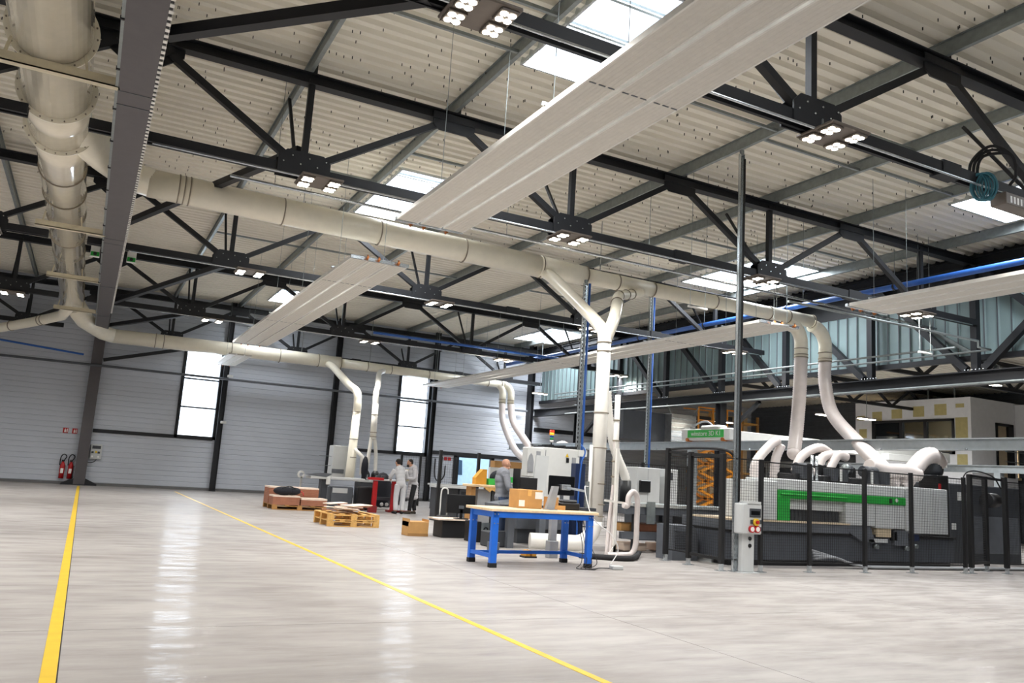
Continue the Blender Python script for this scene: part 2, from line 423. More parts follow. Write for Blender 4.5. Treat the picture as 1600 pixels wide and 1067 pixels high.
# ================================================================== STEELWORK
TR = [(7.05, 'nearest'), (12.92, 'second'), (20.4, 'third'), (28.55, 'fourth'), (35.6, 'farthest')]
BN = [-12.75, -7.65, -2.55, 2.55, 7.65, 12.75, 17.8]; TN = [-15, -10.2, -5.1, .02, 5.1, 10.2, 15.3, 19.95]
ZB, ZT = 6.04, 7.64
def gusset(mb, x, y, z, w, h, s):
    mb.prism([(x - w, z - .1 * s), (x + w, z - .1 * s), (x + w, z + h * .62 * s), (x + w * .7, z + h * s), (x - w * .7, z + h * s), (x - w, z + h * .62 * s)], y - .012, y + .012)
mesh_cache = {}
for ti, (ty, nm) in enumerate(TR):
    t = thing('roof_truss', 'dark steel lattice roof truss, %s from the camera' % nm, 'roof truss', (0, ty, 0))
    if not mesh_cache:
        parts = []
        parts.append(('top_chord', MB().ibeam((-15, 0, ZT), (20, 0, ZT), .2, .19, .018)))
        for a, c in zip(TN, TN[1:]): pass
        for c0, c1 in ((-15, -1.33), (-.56, 19.9)): parts.append(('bottom_chord', MB().bar((c0, -.07, ZB), (c1, -.07, ZB), .05, .15).bar((c0, .07, ZB), (c1, .07, ZB), .05, .15)))
        for x in BN: parts.append(('vertical', MB().bar((x, 0, ZB), (x, 0, ZT), .1, .1)))
        for x in BN:
            lo = max(q for q in TN if q < x); hi = min(q for q in TN if q > x)
            parts.append(('diagonal', MB().bar((x - .18, 0, ZB + .15), (lo + .2, 0, ZT - .12), .11, .11)))
            parts.append(('diagonal', MB().bar((x + .18, 0, ZB + .15), (hi - .2, 0, ZT - .12), .11, .11)))
            g = MB(); gusset(g, x, -.105, ZB, .42, .3, 1); gusset(g, x, .105, ZB, .42, .3, 1); parts.append(('gusset_plate', g))
            bo = MB()
            for k in range(6): bo.tube([(x - .34 + .136 * k, -.14, ZB + .08 + .12 * (k % 2)), (x - .34 + .136 * k, -.115, ZB + .08 + .12 * (k % 2))], .013, 6)
            parts.append(('bolt', bo))
        for x in TN[1:-1]:
            g = MB(); gusset(g, x, -.06, ZT - .05, .4, .24, -1); parts.append(('gusset_plate', g))
        for x in BN[2:]:
            parts.append(('fly_brace', MB().bar((x - .1, .1, ZB + .1), (x - .12, 1.25, 7.78), .05, .05)))
        for x in BN[1:]:
            if x != 2.55: parts.append(('splice_plate', MB().box(x - 2.65, x - 2.25, -.11, .11, ZB - .1, ZB + .1)))
        for nme, mb in parts:
            o = mb.build(nme, 'galv_bright' if nme == 'bolt' else 'steel', t); mesh_cache.setdefault('l', []).append((nme, o.data))
            if nme == 'bolt': o['kind'] = 'stuff'
    else:
        for nme, me in mesh_cache['l']:
            o = link(nme, me, t)
            if nme == 'bolt': o['kind'] = 'stuff'
    # conduit fixed below the bottom chord
    MB().tube([(.3, -.12, ZB - .11), (19.6, -.12, ZB - .11)], .018, 8).build('conduit', 'galv_bright', t)
# purlins
SAG = [(0, 9.2), (0, 10.4), (1, 15.2), (2, 10.2), (3, 9.4), (3, 10.6), (4, 16.2), (0, 17.3), (0, 24.2), (2, 17.5), (3, 17.4), (2, 24.5), (4, 10.4), (5, 15.0), (1, 24.0), (4, 24.4)]
names = ['first', 'second', 'third', 'fourth', 'fifth', 'sixth', 'seventh']
for i, x in enumerate((2.5, 5.1, 7.65, 10.25, 12.85, 15.4, 18.6)):
    p = thing('roof_purlin', 'grey galvanised roof purlin, %s to the right of the big overhead beam' % names[i], 'purlin', (x, 0, 0))
    MB().box(-.035, .035, -7.8, YW, 7.74, 7.755).box(-.035, .035, -7.8, YW, 7.965, 7.98).box(-.006, .006, -7.8, YW, 7.755, 7.965).build('channel', 'galv', p)
    for ty, nm in TR:
        MB().box(.02, .1, ty - .1, ty + .1, 7.73, 7.96).build('cleat', 'steel', p)
    for k, y in SAG:
        if k == i: MB().bar((0, y, 7.78), (2.58, y, 7.78), .05, .05).build('sag_bar', 'galv', p)
for i, x in enumerate((-2.5, -5.1, -7.65, -10.2)):
    p = thing('roof_purlin', 'grey galvanised roof purlin, %s to the left of the big overhead beam' % names[i], 'purlin', (x, 0, 0))
    MB().box(-.035, .035, -7.8, YW, 7.74, 7.755).box(-.035, .035, -7.8, YW, 7.965, 7.98).box(-.006, .006, -7.8, YW, 7.755, 7.965).build('channel', 'galv', p)
# big overhead beam over the left yellow line
bm_ = thing('steel_beam', 'wide brown-grey steel beam running overhead from the camera to the far wall', 'beam', (-.02, 0, 0))
MB().box(-.2, .2, -7.9, YW - .05, 5.9, 5.92).build('bottom_flange', 'beam_paint', bm_)
MB().box(-.2, .2, -7.9, YW - .05, 6.18, 6.2).build('top_flange', 'beam_paint', bm_)
MB().box(-.01, .01, -7.9, YW - .05, 5.92, 6.18).build('web', 'beam_paint', bm_)
for y in (11.05, 11.5, 19.3, 19.75, 25.2, 30.9, 35.4): MB().box(-.205, .205, y - .006, y + .006, 5.893, 5.9).build('weld_seam', 'mid_grey', bm_)
for ty, nm in TR:
    MB().box(-.06, .06, ty - .2, ty + .2, 6.2, 7.55).build('truss_post', 'steel', bm_)
    g = MB().prism([(-.6, 7.62), (.6, 7.62), (.6, 7.42), (.3, 7.2), (-.3, 7.2), (-.6, 7.42)], ty - .02, ty + .02).build('gusset_plate', 'steel', bm_)
for s, nmx in ((-1, 'left'), (1, 'right')):
    ty_ = MB().box(s * .2, s * .235, 3, 34, 5.905, 5.925).build('cable_tray', 'steel' if s > 0 else 'galv', bm_)
sl = MB(); y = 5.0
while y < 30:
    sl.box(.2, .245, y, y + .07, 5.897, 5.93); y += .14
tag(sl.build('tray_slot_edge', 'panel_edge', bm_), kind='stuff')
for k in range(16):
    y = 5.2 + k * 1.3; MB().box(-.245, -.2, y, y + .03, 5.89, 5.935).build('cable_tie', 'black', bm_)
# braces from beam to trusses
for i, (p, q, lab) in enumerate((((.2, 9.35, 5.98), (2.45, 7.1, 6.02), 'dark horizontal brace between the big beam and the nearest truss'),
                                 ((.2, 21.6, 6.92), (2.5, 13.05, 6.45), 'dark horizontal brace between the big beam and the second truss'),
                                 ((.2, 28.0, 5.98), (2.45, 20.5, 6.02), 'dark horizontal brace between the big beam and the third truss'),
                                 ((.2, 33.6, 5.98), (2.5, 28.6, 6.02), 'dark horizontal brace between the big beam and the fourth truss'),
                                 ((.2, 35.9, 4.9), (3.1, 35.9, 5.7), 'dark knee brace between the left far column and the window head'))):
    tag(MB().bar(p, q, .13, .13).build('brace', 'steel'), lab, 'brace')
# right girder truss with I-beam bottom chord
gt = thing('girder_truss', 'dark steel girder truss along the right side under the teal cladding', 'girder truss', (20, 0, 0))
MB().ibeam((0, -7.9, 4.62), (0, YW, 4.62), .28, .36, .03).build('bottom_chord', 'steel', gt)
MB().ibeam((0, -7.9, 7.68), (0, YW, 7.68), .22, .24, .02).build('top_chord', 'steel', gt)
MB().tube([(-.17, -7, 4.46), (-.17, 33, 4.46)], .035, 8).build('pipe', 'galv', gt)
nodes = [6.55, 9.75, 12.98, 16.15, 19.45, 22.5, 25.7, 28.9, 32.1]
for i, y in enumerate(nodes):
    MB().bar((0, y, 4.8), (0, y, 7.6), .17, .17).build('vertical', 'steel', gt)
    if i < len(nodes) - 1: MB().bar((0, y + .25, 4.85), (0, nodes[i + 1] - .15, 7.5), .17, .17).build('diagonal', 'steel', gt)
    bo = MB()
    for k in range(6): bo.tube([(-.1, y - .25 + .1 * k, 4.81), (-.1, y - .25 + .1 * k, 4.85)], .02, 6)
    tag(bo.build('bolt', 'galv_bright', gt), kind='stuff')
MB().bar((0, 12.75, 4.85), (0, 9.9, 7.5), .17, .17).build('diagonal', 'steel', gt)
MB().bar((.3, 12.6, 4.9), (.3, 14.6, 6.2), .1, .1).build('diagonal', 'galv', gt)
# truss of the right bay seen through the gap, and column under it
for k, (y, lab) in enumerate(((10.5, 'dark roof joist in the right bay, nearest'), (16.5, 'dark roof joist in the right bay, middle'), (23, 'dark roof joist in the right bay, farthest'))):
    t = thing('roof_joist', lab, 'joist', (0, y, 0))
    MB().bar((20.4, 0, 6.1), (34.4, 0, 6.1), .16, .16).build('top_chord', 'steel', t)
    MB().bar((20.4, 0, 5.3), (34.4, 0, 5.3), .12, .12).build('bottom_chord', 'steel', t)
    for j in range(6):
        x = 20.5 + j * 2.3
        MB().bar((x, 0, 5.3), (x + 1.15, 0, 6.05), .09, .09).build('diagonal', 'steel', t)
        MB().bar((x + 2.3, 0, 5.3), (x + 1.15, 0, 6.05), .09, .09).build('diagonal', 'steel', t)
for y, lab in ((22.5, 'dark column under the girder truss behind the green-labelled gantry'), (32.1, 'dark column under the girder truss near the far wall')):
    c = thing('steel_column', lab, 'column', (20, y, 0)); MB().ibeam((0, 0, 0), (0, 0, 4.45), .28, .28, .025).build('shaft', 'steel', c)
    MB().bar((0, -.2, 3.3), (0, -1.9, 4.4), .12, .12).build('knee_brace', 'steel', c)

# ================================================================== LIGHTS
LX = {0: [2.93, 7.91, 12.9], 1: [2.82, 7.6, 12.45, 17.55], 2: [3.02, 8.05, 13.0, 18.6], 3: [3.22, 8.7, 14.2, 19.7], 4: [-2.55], 5: [-2.55, -7.65], 6: [-2.55, -7.65], 7: [-2.55, -7.65], 8: [-7.65]}
LY = [6.93, 12.86, 20.35, 28.55, 28.57, 6.93, 12.86, 20.35, 28.57]
lamp_first = None
ordw = ['first', 'second', 'third', 'fourth']
trn = ['nearest', 'second', 'third', 'fourth', 'fourth']
def make_lamp(label, loc):
    t = thing('high_bay_light', label, 'ceiling light', loc, 0, 'four-module high bay lights under the roof trusses')
    MB().box(-.34, .34, -.3, .3, -.02, .02, .012).build('housing', 'lamp_body', t)
    for sx in (-1, 1):
        MB().box(sx * .2 - .01, sx * .2 + .01, -.02, .02, .02, .16).build('bracket', 'galv', t)
        for sy in (-1, 1):
            x, y = sx * .215, sy * .15
            md = MB().box(x - .1, x + .1, y - .12, y + .12, -.05, -.02, .006).build('led_module', 'lamp_body', t)
            ln = MB()
            for u in (-1, 1):
                for v in (-1, 1): ln.tube([(x + u * .045, y + v * .055, -.056), (x + u * .045, y + v * .055, -.05)], .041, 14)
            ln.build('lens', 'led', md)
    return t
for k, xs in LX.items():
    for i, x in enumerate(xs):
        if k >= 4: lab = 'bright LED high bay light on the %s roof truss, %s left of the overhead beam' % ({4: 'fourth', 5: 'nearest', 6: 'second', 7: 'third', 8: 'fourth'}[k], 'first' if x > -5 else 'second')
        else: lab = 'bright LED high bay light on the %s roof truss, %s right of the overhead beam' % (trn[k], ordw[i])
        if lamp_first is None: lamp_first = o = make_lamp(lab, (x, LY[k], 5.92))
        else: o = copy_tree(lamp_first, None, (x, LY[k], 5.92)); o['label'] = lab
for k, xs in LX.items():
    for x in xs: area('lamp_light', (x, LY[k], 5.84), .6, .5, LAMP_W, (1.0, .975, .94), spread=150)
for i, (x, y, z, lab) in enumerate(((26.5, 17.0, 5.4, 'small lit lamp in front of the office box, partly behind the girder'), (26.5, 23.5, 5.4, 'small lit lamp left of the office box, high under the right bay roof'), (23.0, 14.5, 4.9, 'small lit lamp under the girder above the tall office box, nearest'), (22.0, 19.6, 4.1, 'small lit lamp right of the straight hanging hose'),
                                    (24.5, 20.0, 4.2, 'small lit lamp beside the office box wall'), (21.5, 24.0, 3.95, 'small lit lamp left of the straight hanging hose'), (19.3, 34.6, 5.45, 'lit lamp group beside the far end of the right heating panel'))):
    t = thing('strip_light', lab, 'ceiling light', (x, y, z)); MB().box(-.4, .4, -.12, .12, 0, .05, .01).build('housing', 'lamp_body', t)
    MB().box(-.37, .37, -.09, .09, -.02, 0).build('tube', 'led', t); MB().bar((0, 0, .05), (0, 0, 6.27 - z if x > 20 else 8.0 - z), .015).build('hanger', 'galv', t)
    area('lamp_light', (x, y, z - .05), .7, .2, 170 if x > 26 else 90, (.95, .98, 1), spread=160)

# ================================================================== RADIANT HEATING PANELS
def heat_panel(x0, x1, y0, y1, z, label, near_head, far_head):
    t = thing('heating_panel', label, 'heating panel', ((x0 + x1) / 2, y0, z)); w = x1 - x0; L_ = y1 - y0
    sw = (w - .12) / 3
    for k in range(3):
        a = -w / 2 + k * (sw + .06); n = 6; pr = []
        for j in range(n):
            p = a + sw * j / n; q = a + sw * (j + 1) / n
            pr += [(p, 0), (p + .012, -.004), (q - .012, -.004), (q - .001, 0)]
        pr += [(a + sw, .05), (a, .05)]
        st = MB().prism(pr, 0, L_).build('panel_strip', 'panel_strip', t)
        for s in (a, a + sw): MB().box(s - .011, s + .011, 0, L_, -.007, .055).build('edge_trim', 'panel_edge', st)
    yj = L_ - 5.4
    while yj > 0.5:
        for k in range(3):
            a = -w / 2 + k * (sw + .06)
            for j in range(3): MB().box(a + .03 + sw * j / 3, a + .03 + sw * (j + .7) / 3, yj - .008, yj + .008, -.009, -.004).build('joint_clip', 'mid_grey', t)
        yj -= 6.0
    y = 1.2
    while y < L_:
        MB().box(-w / 2 - .05, w / 2 + .05, y - .015, y + .015, .055, .085).build('cross_rail', 'galv_bright', t)
        for s in (-.42, .42): MB().bar((s * w, y, .07), (s * w, y, 7.75 - z), .007).build('hanger_wire', 'galv', t)
        y += 3.1
    for yy, on in ((0, near_head), (L_, far_head)):
        if not on: continue
        dy = -.06 if yy == 0 else .06
        MB().box(-w / 2 - .02, w / 2 + .02, yy + dy - .03, yy + dy + .03, -.01, .05).build('header_pipe', 'galv_bright', t)
        for s in (-.25, -.05, .3):
            MB().tube([(s * w, yy + dy * 2, .0), (s * w, yy + dy * 3.4, .02)], .025, 8).tube([(s * w, yy + dy * 3, -.03), (s * w, yy + dy * 3, .07)], .016, 6).build('valve', 'copper', t)
heat_panel(3.83, 4.93, -6.5, 11.7, 5.2, 'long ribbed beige heating panel nearest above the camera, hung over the floor', False, True)
heat_panel(3.92, 5.02, 14.55, 28.1, 5.2, 'second ribbed beige heating panel, hung beyond the cream duct on the left row', True, True)
heat_panel(4.3, 5.1, 31.5, 35.5, 5.2, 'short ribbed heating panel end hung in front of the left tall window', False, True)
heat_panel(13.25, 14.42, -6, 11.2, 5.2, 'ribbed beige heating panel at upper right in front of the teal cladding', False, True)
heat_panel(13.2, 14.35, 13.65, 34.5, 5.2, 'long ribbed beige heating panel on the right row running to the far wall', True, True)
# heating supply pipes
def pipe_thing(name, pts, r, mt, label, cat, n=8):
    return tag(MB().tube(pts, r, n).build(name, mt), label, cat)
o = thing('water_pipe', 'thin white supply pipe crossing below the second roof truss', 'pipe', (0, 13.3, 0)); MB().tube([(1.5, 0, 5.86), (18.9, 0, 5.8)], .028, 8).build('pipe', 'galv_bright', o)
for x in (2.2, 6.5, 9.8, 14.2, 18.2): MB().bar((x, 0, 5.84), (x, 0, 8.03), .008).build('hanger_wire', 'galv', o)
pipe_thing('water_pipe', [(12.6, 12.2, 5.35), (18.9, 12.2, 5.35), (18.9, 12.2, 5.2), (19.4, 12.2, 5.2), (19.4, 33, 5.2)], .028, 'galv', 'thin grey pipe running along the girder truss on the right', 'pipe')
pipe_thing('water_pipe', [(19.2, 13.0, 5.32), (19.2, 33, 5.32)], .028, 'galv', 'second thin grey pipe just above the one along the girder', 'pipe')
pipe_thing('sprinkler_pipe', [(-4, 35.8, 4.66), (19.3, 35.8, 4.64)], .05, 'mid_grey', 'grey pipe running along the far wall across both tall windows', 'pipe')
o = thing('compressed_air_pipe', 'blue compressed air pipe running overhead along the right side', 'pipe', (17.6, 0, 6.72))
MB().tube([(0, -6, 0), (0, 35, 0)], .075, 12).build('pipe', 'blue_pipe', o)
for k in range(8):
    y = 6.3 + k * 3.6; MB().bar((0, y, .05), (0, y, 1.0), .012).build('hanger_wire', 'galv', o); MB().ring((0, y, 0), (0, 1, 0), .074, .09, .05).build('clip', 'black', o)
o = pipe_thing('compressed_air_pipe', [(8.7, 28.2, 6.2), (17.5, 28.2, 6.2)], .05, 'blue_pipe', 'blue air pipe branch crossing below the fourth roof truss', 'pipe')
pipe_thing('compressed_air_pipe', [(-5, 35.2, 5.3), (-.5, 35.4, 4.98)], .04, 'blue_pipe', 'thin blue air pipe on the far wall left of the overhead beam', 'pipe')

# ================================================================== EXTRACTION DUCTS
def rings(parent, pts, axis, r, mt='duct_band', w=.025, grow=.014, name='clamp_ring'):
    for p in pts: MB().ring(p, axis, r - .005, r + grow, w, 28).build(name, mt, parent)
md = thing('main_duct', 'very large shiny cream extraction duct overhead at the left', 'duct', (0, 0, 0))
AX, AZ = -1.03, 6.5
MB().tube([(AX, -7, AZ), (AX, 13.0, AZ)], .46, 40).build('wide_section', 'duct_shiny', md)
MB().tube([(AX, 13.0, AZ), (AX, 14.5, AZ), ], [.46, .45], 40).build('collar_section', 'duct_shiny', md)
MB().tube([(AX, 14.5, AZ), (AX, 15.6, AZ), (AX, 32.4, AZ - .1)], [.43, .39, .345], 36).build('narrow_section', 'duct_shiny', md)
MB().tube([(AX + .05, 32.2, AZ - .12), (-.6, 33.5, 6.05), (.05, 34.35, 5.78), (.42, 34.5, 5.72)], [.34, .32, .28, .27], 28).build('end_transition', 'duct_cream', md)
for y, r in ((11.1, .46), (13.0, .46), (14.5, .45)):
    fl = MB().ring((AX, y, AZ), (0, 1, 0), r - .01, r + .07, .03, 40).build('flange', 'duct_cream', md); bo = MB()
    for k in range(20):
        a = 2 * math.pi * k / 20; bo.tube([(AX + (r + .04) * math.cos(a), y - .03, AZ + (r + .04) * math.sin(a)), (AX + (r + .04) * math.cos(a), y + .03, AZ + (r + .04) * math.sin(a))], .012, 6)
    tag(bo.build('bolt', 'duct_band', fl), kind='stuff')
for y in (16.6, 18.2, 19.9, 21.8, 23.6, 25.4, 27.2, 29.0, 31.0): rings(md, [(AX, y, AZ - .03)], (0, 1, 0), .39 - (y - 15.6) * .0027, w=.03, grow=.018)
br = MB().tube([(AX, 13.9, AZ), (-.35, 15.6, AZ), (.1, 16.4, AZ - .02), (.45, 16.5, AZ - .04)], [.34, .3, .28, .275], 28).build('branch', 'duct_cream', md)
lb = MB().tube([(AX, 31.4, AZ - .2), (-1.3, 32.3, 5.95), (-2.25, 33.4, 5.72), (-3.2, 34.2, 5.5), (-6, 35.6, 5.0)], [.2, .18, .17, .17, .17], 24).build('side_branch', 'duct_cream', md)
rings(md, [(-1.9, 33.0, 5.8), (-2.0, 33.11, 5.78), (-2.9, 33.95, 5.57)], (-.95, .85, -.22), .175)
for i, y in enumerate((11.02, 19.15, 24.8, 30.55)):
    w = .56 if y < 12 else .46
    b_ = thing('duct_bracket', 'cream angle bracket under the large left duct, %s from the camera' % ordw[i], 'bracket', (0, y, 0))
    MB().box(-1.52, -.2, -.06, .06, 5.9, 5.915).box(-1.52, -.2, -.06, -.045, 5.9, 6.02).build('angle', 'bracket_cream', b_)
    for s in (-1, 1): MB().bar((AX + s * w * .82, -.02, 5.93), (AX + s * w * .72, -.02, 6.22), .03, .05).build('saddle', 'bracket_cream', b_)

# long duct crossing the hall
d1 = thing('cross_duct', 'long cream extraction duct crossing the hall in front of the third truss', 'duct', (0, 0, 0))
def cz(x): return 6.46 - .016 * min(x, 6) - .011 * max(0, min(x, 10.2) - 6) - .002 * max(0, x - 10.2)
YD = 16.5
def seg(x0, x1, r0, r1, name='section'):
    MB().tube([(x0, YD, cz(x0)), (x1, YD, cz(x1))], [r0, r1], 32).build(name, 'duct_cream', d1)
seg(.42, 8.95, .275, .262); seg(8.95, 10.25, .262, .235, 'branch_section'); seg(10.25, 12.3, .2, .19); seg(12.3, 17.9, .185, .18)
for x, r in ((.95, .276), (1.05, .276), (1.15, .276), (2.95, .272), (5.0, .27), (7.0, .268), (9.0, .264), (10.25, .237), (11.2, .2), (12.3, .192), (14.35, .186), (16.3, .184), (17.0, .184), (17.95, .184)):
    rings(d1, [(x, YD, cz(x))], (1, 0, 0), r, w=.022)
for x in (3.35, 10.7, 16.6): MB().bar((x, YD, cz(x)), (x, YD, 7.8), .018).build('hanger_rod', 'galv_bright', d1)
# Y branch and standpipe down to the first machine
arm = spline([(9.1, 16.45, 6.2), (9.12, 16.0, 5.95), (9.15, 14.9, 5.2), (9.12, 13.95, 4.55), (9.08, 13.7, 4.2)], 8)
MB().tube(arm, [.14] * 12 + [.13] * (len(arm) - 12), 24).build('branch_arm', 'duct_cream', d1)
arm = spline([(11.9, 16.4, 6.15), (11.3, 16.1, 5.95), (10.4, 15.2, 5.62), (9.75, 14.3, 5.2), (9.35, 13.8, 4.75), (9.1, 13.7, 4.25)], 8)
MB().tube(arm, [.115] * 20 + [.125] * (len(arm) - 20), 24).build('branch_arm', 'duct_cream', d1)
rings(d1, [arm[10]], arm[11] - arm[9], .118, w=.02); rings(d1, [arm[16]], arm[17] - arm[15], .118, w=.02); rings(d1, [arm[24]], arm[25] - arm[23], .128, w=.02); rings(d1, [arm[6]], arm[7] - arm[5], .118, w=.02)
sp = thing('standpipe', 'thick white extraction standpipe dropping to the floor behind the blue table', 'duct', (9.07, 13.7, 0))
MB().tube([(0, 0, 4.4), (.0, 0, 2.9), (-.03, 0, .62)], [.138, .138, .145], 28).build('pipe', 'pipe_white', sp)
el = arc((-.45, .0, .62), (1, 0, 0), (0, 0, -1), .42, 0, math.pi / 2, 8)
MB().tube(list(el) + [Vector((-1.3, .3, .2))], .15, 24).build('elbow', 'pipe_white', sp)
for z in (4.18, 4.0, 2.75, 2.05, 1.35, .95, .72): rings(sp, [(0, 0, z)], (0, 0, 1), .14, w=.02)
MB().tube([(-.21, -.03, 2.1), (-.21, -.03, .2)], .035, 10).build('side_rail', 'pipe_white', sp)
# end of the long duct: two elbows and two flexible hoses
def flex(pts, r, name, parent, mt='hose', pitch=.065, n=10):
    s = spline(pts, n); L_ = [0]
    for a, c in zip(s, s[1:]): L_.append(L_[-1] + (c - a).length)
    k = int(L_[-1] / pitch * 2); out = []; rr = []; j = 0
    for i in range(k + 1):
        d = L_[-1] * i / k
        while j < len(s) - 2 and L_[j + 1] < d: j += 1
        t = (d - L_[j]) / max(1e-6, L_[j + 1] - L_[j]); out.append(s[j].lerp(s[j + 1], min(1, t))); rr.append(r if i % 2 else r * .91)
    return MB().tube(out, rr, 20).build(name, mt, parent)
e1 = list(arc((17.0, YD, 5.6), (0, 0, 1), (1, 0, 0), .55, .35, math.pi / 2, 8))
MB().tube([(17.0, YD, 6.12)] + e1[2:] + [(17.55, YD, 5.2)], .185, 24).build('drop_elbow', 'duct_cream', d1)
e2 = list(arc((17.95, YD, 5.62), (0, 0, 1), (1, 0, 0), .56, 0, math.pi / 2, 10))
MB().tube(e2 + [(18.5, YD, 5.2)], .185, 24).build('drop_elbow', 'duct_cream', d1)
for x in (17.55, 18.5): rings(d1, [(x, YD, 5.45), (x, YD, 5.28), (x, YD, 5.2)], (0, 0, 1), .186, w=.02)
h = thing('flexible_hose', 'straight translucent ribbed hose hanging from the long duct end', 'hose', (0, 0, 0))
flex([(17.55, YD, 5.2), (17.5, YD, 4.2), (17.4, YD, 3.2), (17.2, 16.4, 2.55)], .19, 'hose_body', h); MB().ball((17.18, 16.38, 2.5), .19, n=16).build('hose_bend', 'hose', h)
h = thing('flexible_hose', 'curving translucent ribbed hose sweeping down onto the green-striped machine', 'hose', (0, 0, 0))
flex([(18.5, YD, 5.2), (18.5, 16.5, 4.6), (18.45, 16.2, 3.7), (18.2, 15.2, 2.9), (17.4, 13.9, 2.3), (16.6, 12.9, 1.9), (16.3, 12.7, 1.68)], .185, 'hose_body', h)

# second, farther duct
d2 = thing('cross_duct', 'far cream extraction duct crossing in front of the tall windows', 'duct', (0, 34.5, 0))
MB().tube([(.4, 0, 5.72), (5, 0, 5.76), (9.3, 0, 5.74)], [.27, .27, .26], 28).build('section', 'duct_cream', d2)
MB().tube([(9.3, 0, 5.74), (17.2, 0, 5.66)], [.2, .165], 28).build('section', 'duct_cream', d2)
for x, r in ((1.9, .28), (2.2, .28), (4.76, .28), (6.7, .28), (8.33, .27), (9.3, .265), (10.5, .2), (11.6, .195), (13.4, .185), (15.3, .178), (16.4, .172), (17.1, .17)): rings(d2, [(x, 0, 5.74 if x < 9 else 5.74 - (x - 9) * .01)], (1, 0, 0), r)
for x in (7.6, 10.6, 13.8): MB().bar((x, 0, 5.8), (x, 0, 7.8), .02).build('hanger_rod', 'galv', d2)
for x0, lab in ((16.75, 0), (17.2, 1)):
    e = list(arc((x0, 0, 5.2), (0, 0, 1), (1, 0, 0), .48, 0, math.pi / 2, 8)); MB().tube(e + [(x0 + .48, 0, 4.75)], .16, 20).build('drop_elbow', 'duct_cream', d2)
    rings(d2, [(x0 + .48, 0, 4.95), (x0 + .48, 0, 4.8)], (0, 0, 1), .162)
s2 = thing('standpipe', 'cream standpipe dropping from the far duct to the panel saw', 'duct', (0, 0, 0))
arm = spline([(8.75, 34.3, 5.6), (8.7, 33.2, 5.35), (8.6, 30.4, 4.45), (8.58, 29.2, 4.1), (8.6, 29.0, 3.7), (8.6, 29, 3.3)], 8)
MB().tube(arm, .145, 20).build('upper_arm', 'duct_cream', s2)
MB().tube([(8.6, 29, 3.4), (8.56, 29, 1.3), (8.55, 29, .98)], [.145, .16, .16], 20).build('pipe', 'duct_cream', s2)
MB().tube([(8.62, 28.9, 2.0), (8.9, 28.8, 1.75), (8.92, 28.8, 1.1)], .07, 12).build('side_tube', 'pipe_white', s2)
for z in (3.35, 2.35, 1.7): rings(s2, [(8.58, 29, z)], (0, 0, 1), .15)
s3 = thing('standpipe', 'white forked pipe dropping from the far duct, left of the second window', 'duct', (0, 0, 0))
arm = spline([(11.2, 34.3, 5.6), (10.6, 33.0, 5.3), (9.5, 29.6, 4.45), (9.3, 29.1, 4.1), (9.28, 29, 3.6)], 8)
MB().tube(arm, .11, 18).build('upper_arm', 'pipe_white', s3); MB().tube([(9.28, 29, 3.7), (9.3, 29, 2.4)], .115, 18).build('pipe', 'pipe_white', s3)
for s in (-1, 1): flex([(9.3 + s * .06, 29, 2.45), (9.33 + s * .13, 29, 1.9), (9.33 + s * .17, 29, 1.25)], .07, 'fork_hose', s3, 'pipe_white', .06)
for z in (2.5, 2.65, 3.3): rings(s3, [(9.3, 29, z)], (0, 0, 1), .117)
h = thing('flexible_hose', 'left of the two pale ribbed hoses curving down behind the white cabinet', 'hose', (0, 34.5, 0))
flex([(17.23, 0, 4.75), (17.2, -.3, 3.9), (17.2, -1.5, 2.7), (17.2, -2.6, 2.2), (17.7, -3, 2.05), (18.2, -3, 2.3), (18.6, -3, 2.5)], .16, 'hose_body', h, pitch=.09)
h = thing('flexible_hose', 'right of the two pale ribbed hoses curving down behind the white cabinet', 'hose', (0, 34.5, 0))
flex([(17.68, 0, 4.75), (17.75, -.3, 3.9), (17.9, -1.5, 2.9), (18.0, -2.4, 2.2), (18.3, -3.0, 1.7)], .17, 'hose_body', h, pitch=.09)
h = thing('flexible_hose', 'short arched pale hose on top of the machine behind the white cabinet', 'hose', (0, 31.5, 0))
flex([(18.2, 0, 2.1), (18.45, 0, 2.7), (18.9, 0, 2.95), (19.3, 0, 2.75)], .16, 'hose_body', h, pitch=.09)

# ================================================================== FLOOR MARKINGS
tag(MB().prism([(-.06, -7.5), (.03, -7.5), (.03, 35.2), (-.06, 35.2)], 0, .003, 'Z').build('floor_line', 'yellow'), 'wide yellow floor line at the left leading to the dark column', 'floor line')
tag(MB().prism([(3.49, -7), (3.56, -7), (3.31, 34), (3.24, 34)], 0, .003, 'Z').build('floor_line', 'yellow'), 'thin yellow floor line running diagonally across the picture', 'floor line')

# ================================================================== FENCE
def wire_panel(p, q, z0, z1, parent, step=.05):
    p, q = Vector(p), Vector(q); d = q - p; L_ = d.length; d.normalize(); mb = MB(); k = 0
    while k * step < L_: a = p + d * k * step; mb.bar((a.x, a.y, z0), (a.x, a.y, z1), .004); k += 1
    z = z0
    while z < z1: mb.bar((p.x, p.y, z), (q.x, q.y, z), .004); z += step
    tag(mb.build('wire_mesh', 'black', parent), kind='stuff')
    MB().bar((p.x, p.y, z0), (q.x, q.y, z0), .025).build('mesh_rail', 'black', parent); MB().bar((p.x, p.y, z1), (q.x, q.y, z1), .02).build('mesh_rail', 'black', parent)
def fence_post(x, y, h, parent, w=.07):
    MB().box(x - w / 2, x + w / 2, y - w / 2, y + w / 2, .12, h, .006).build('post', 'black', parent)
    ft = MB().box(x - .03, x + .03, y - .03, y + .03, .01, .13).box(x - .09, x + .09, y - .07, y + .07, 0, .012).build('post_foot', 'galv_bright', parent)
YF = 11.08
fe = thing('safety_fence', 'black wire mesh safety fence in front of the green-striped machine', 'fence')
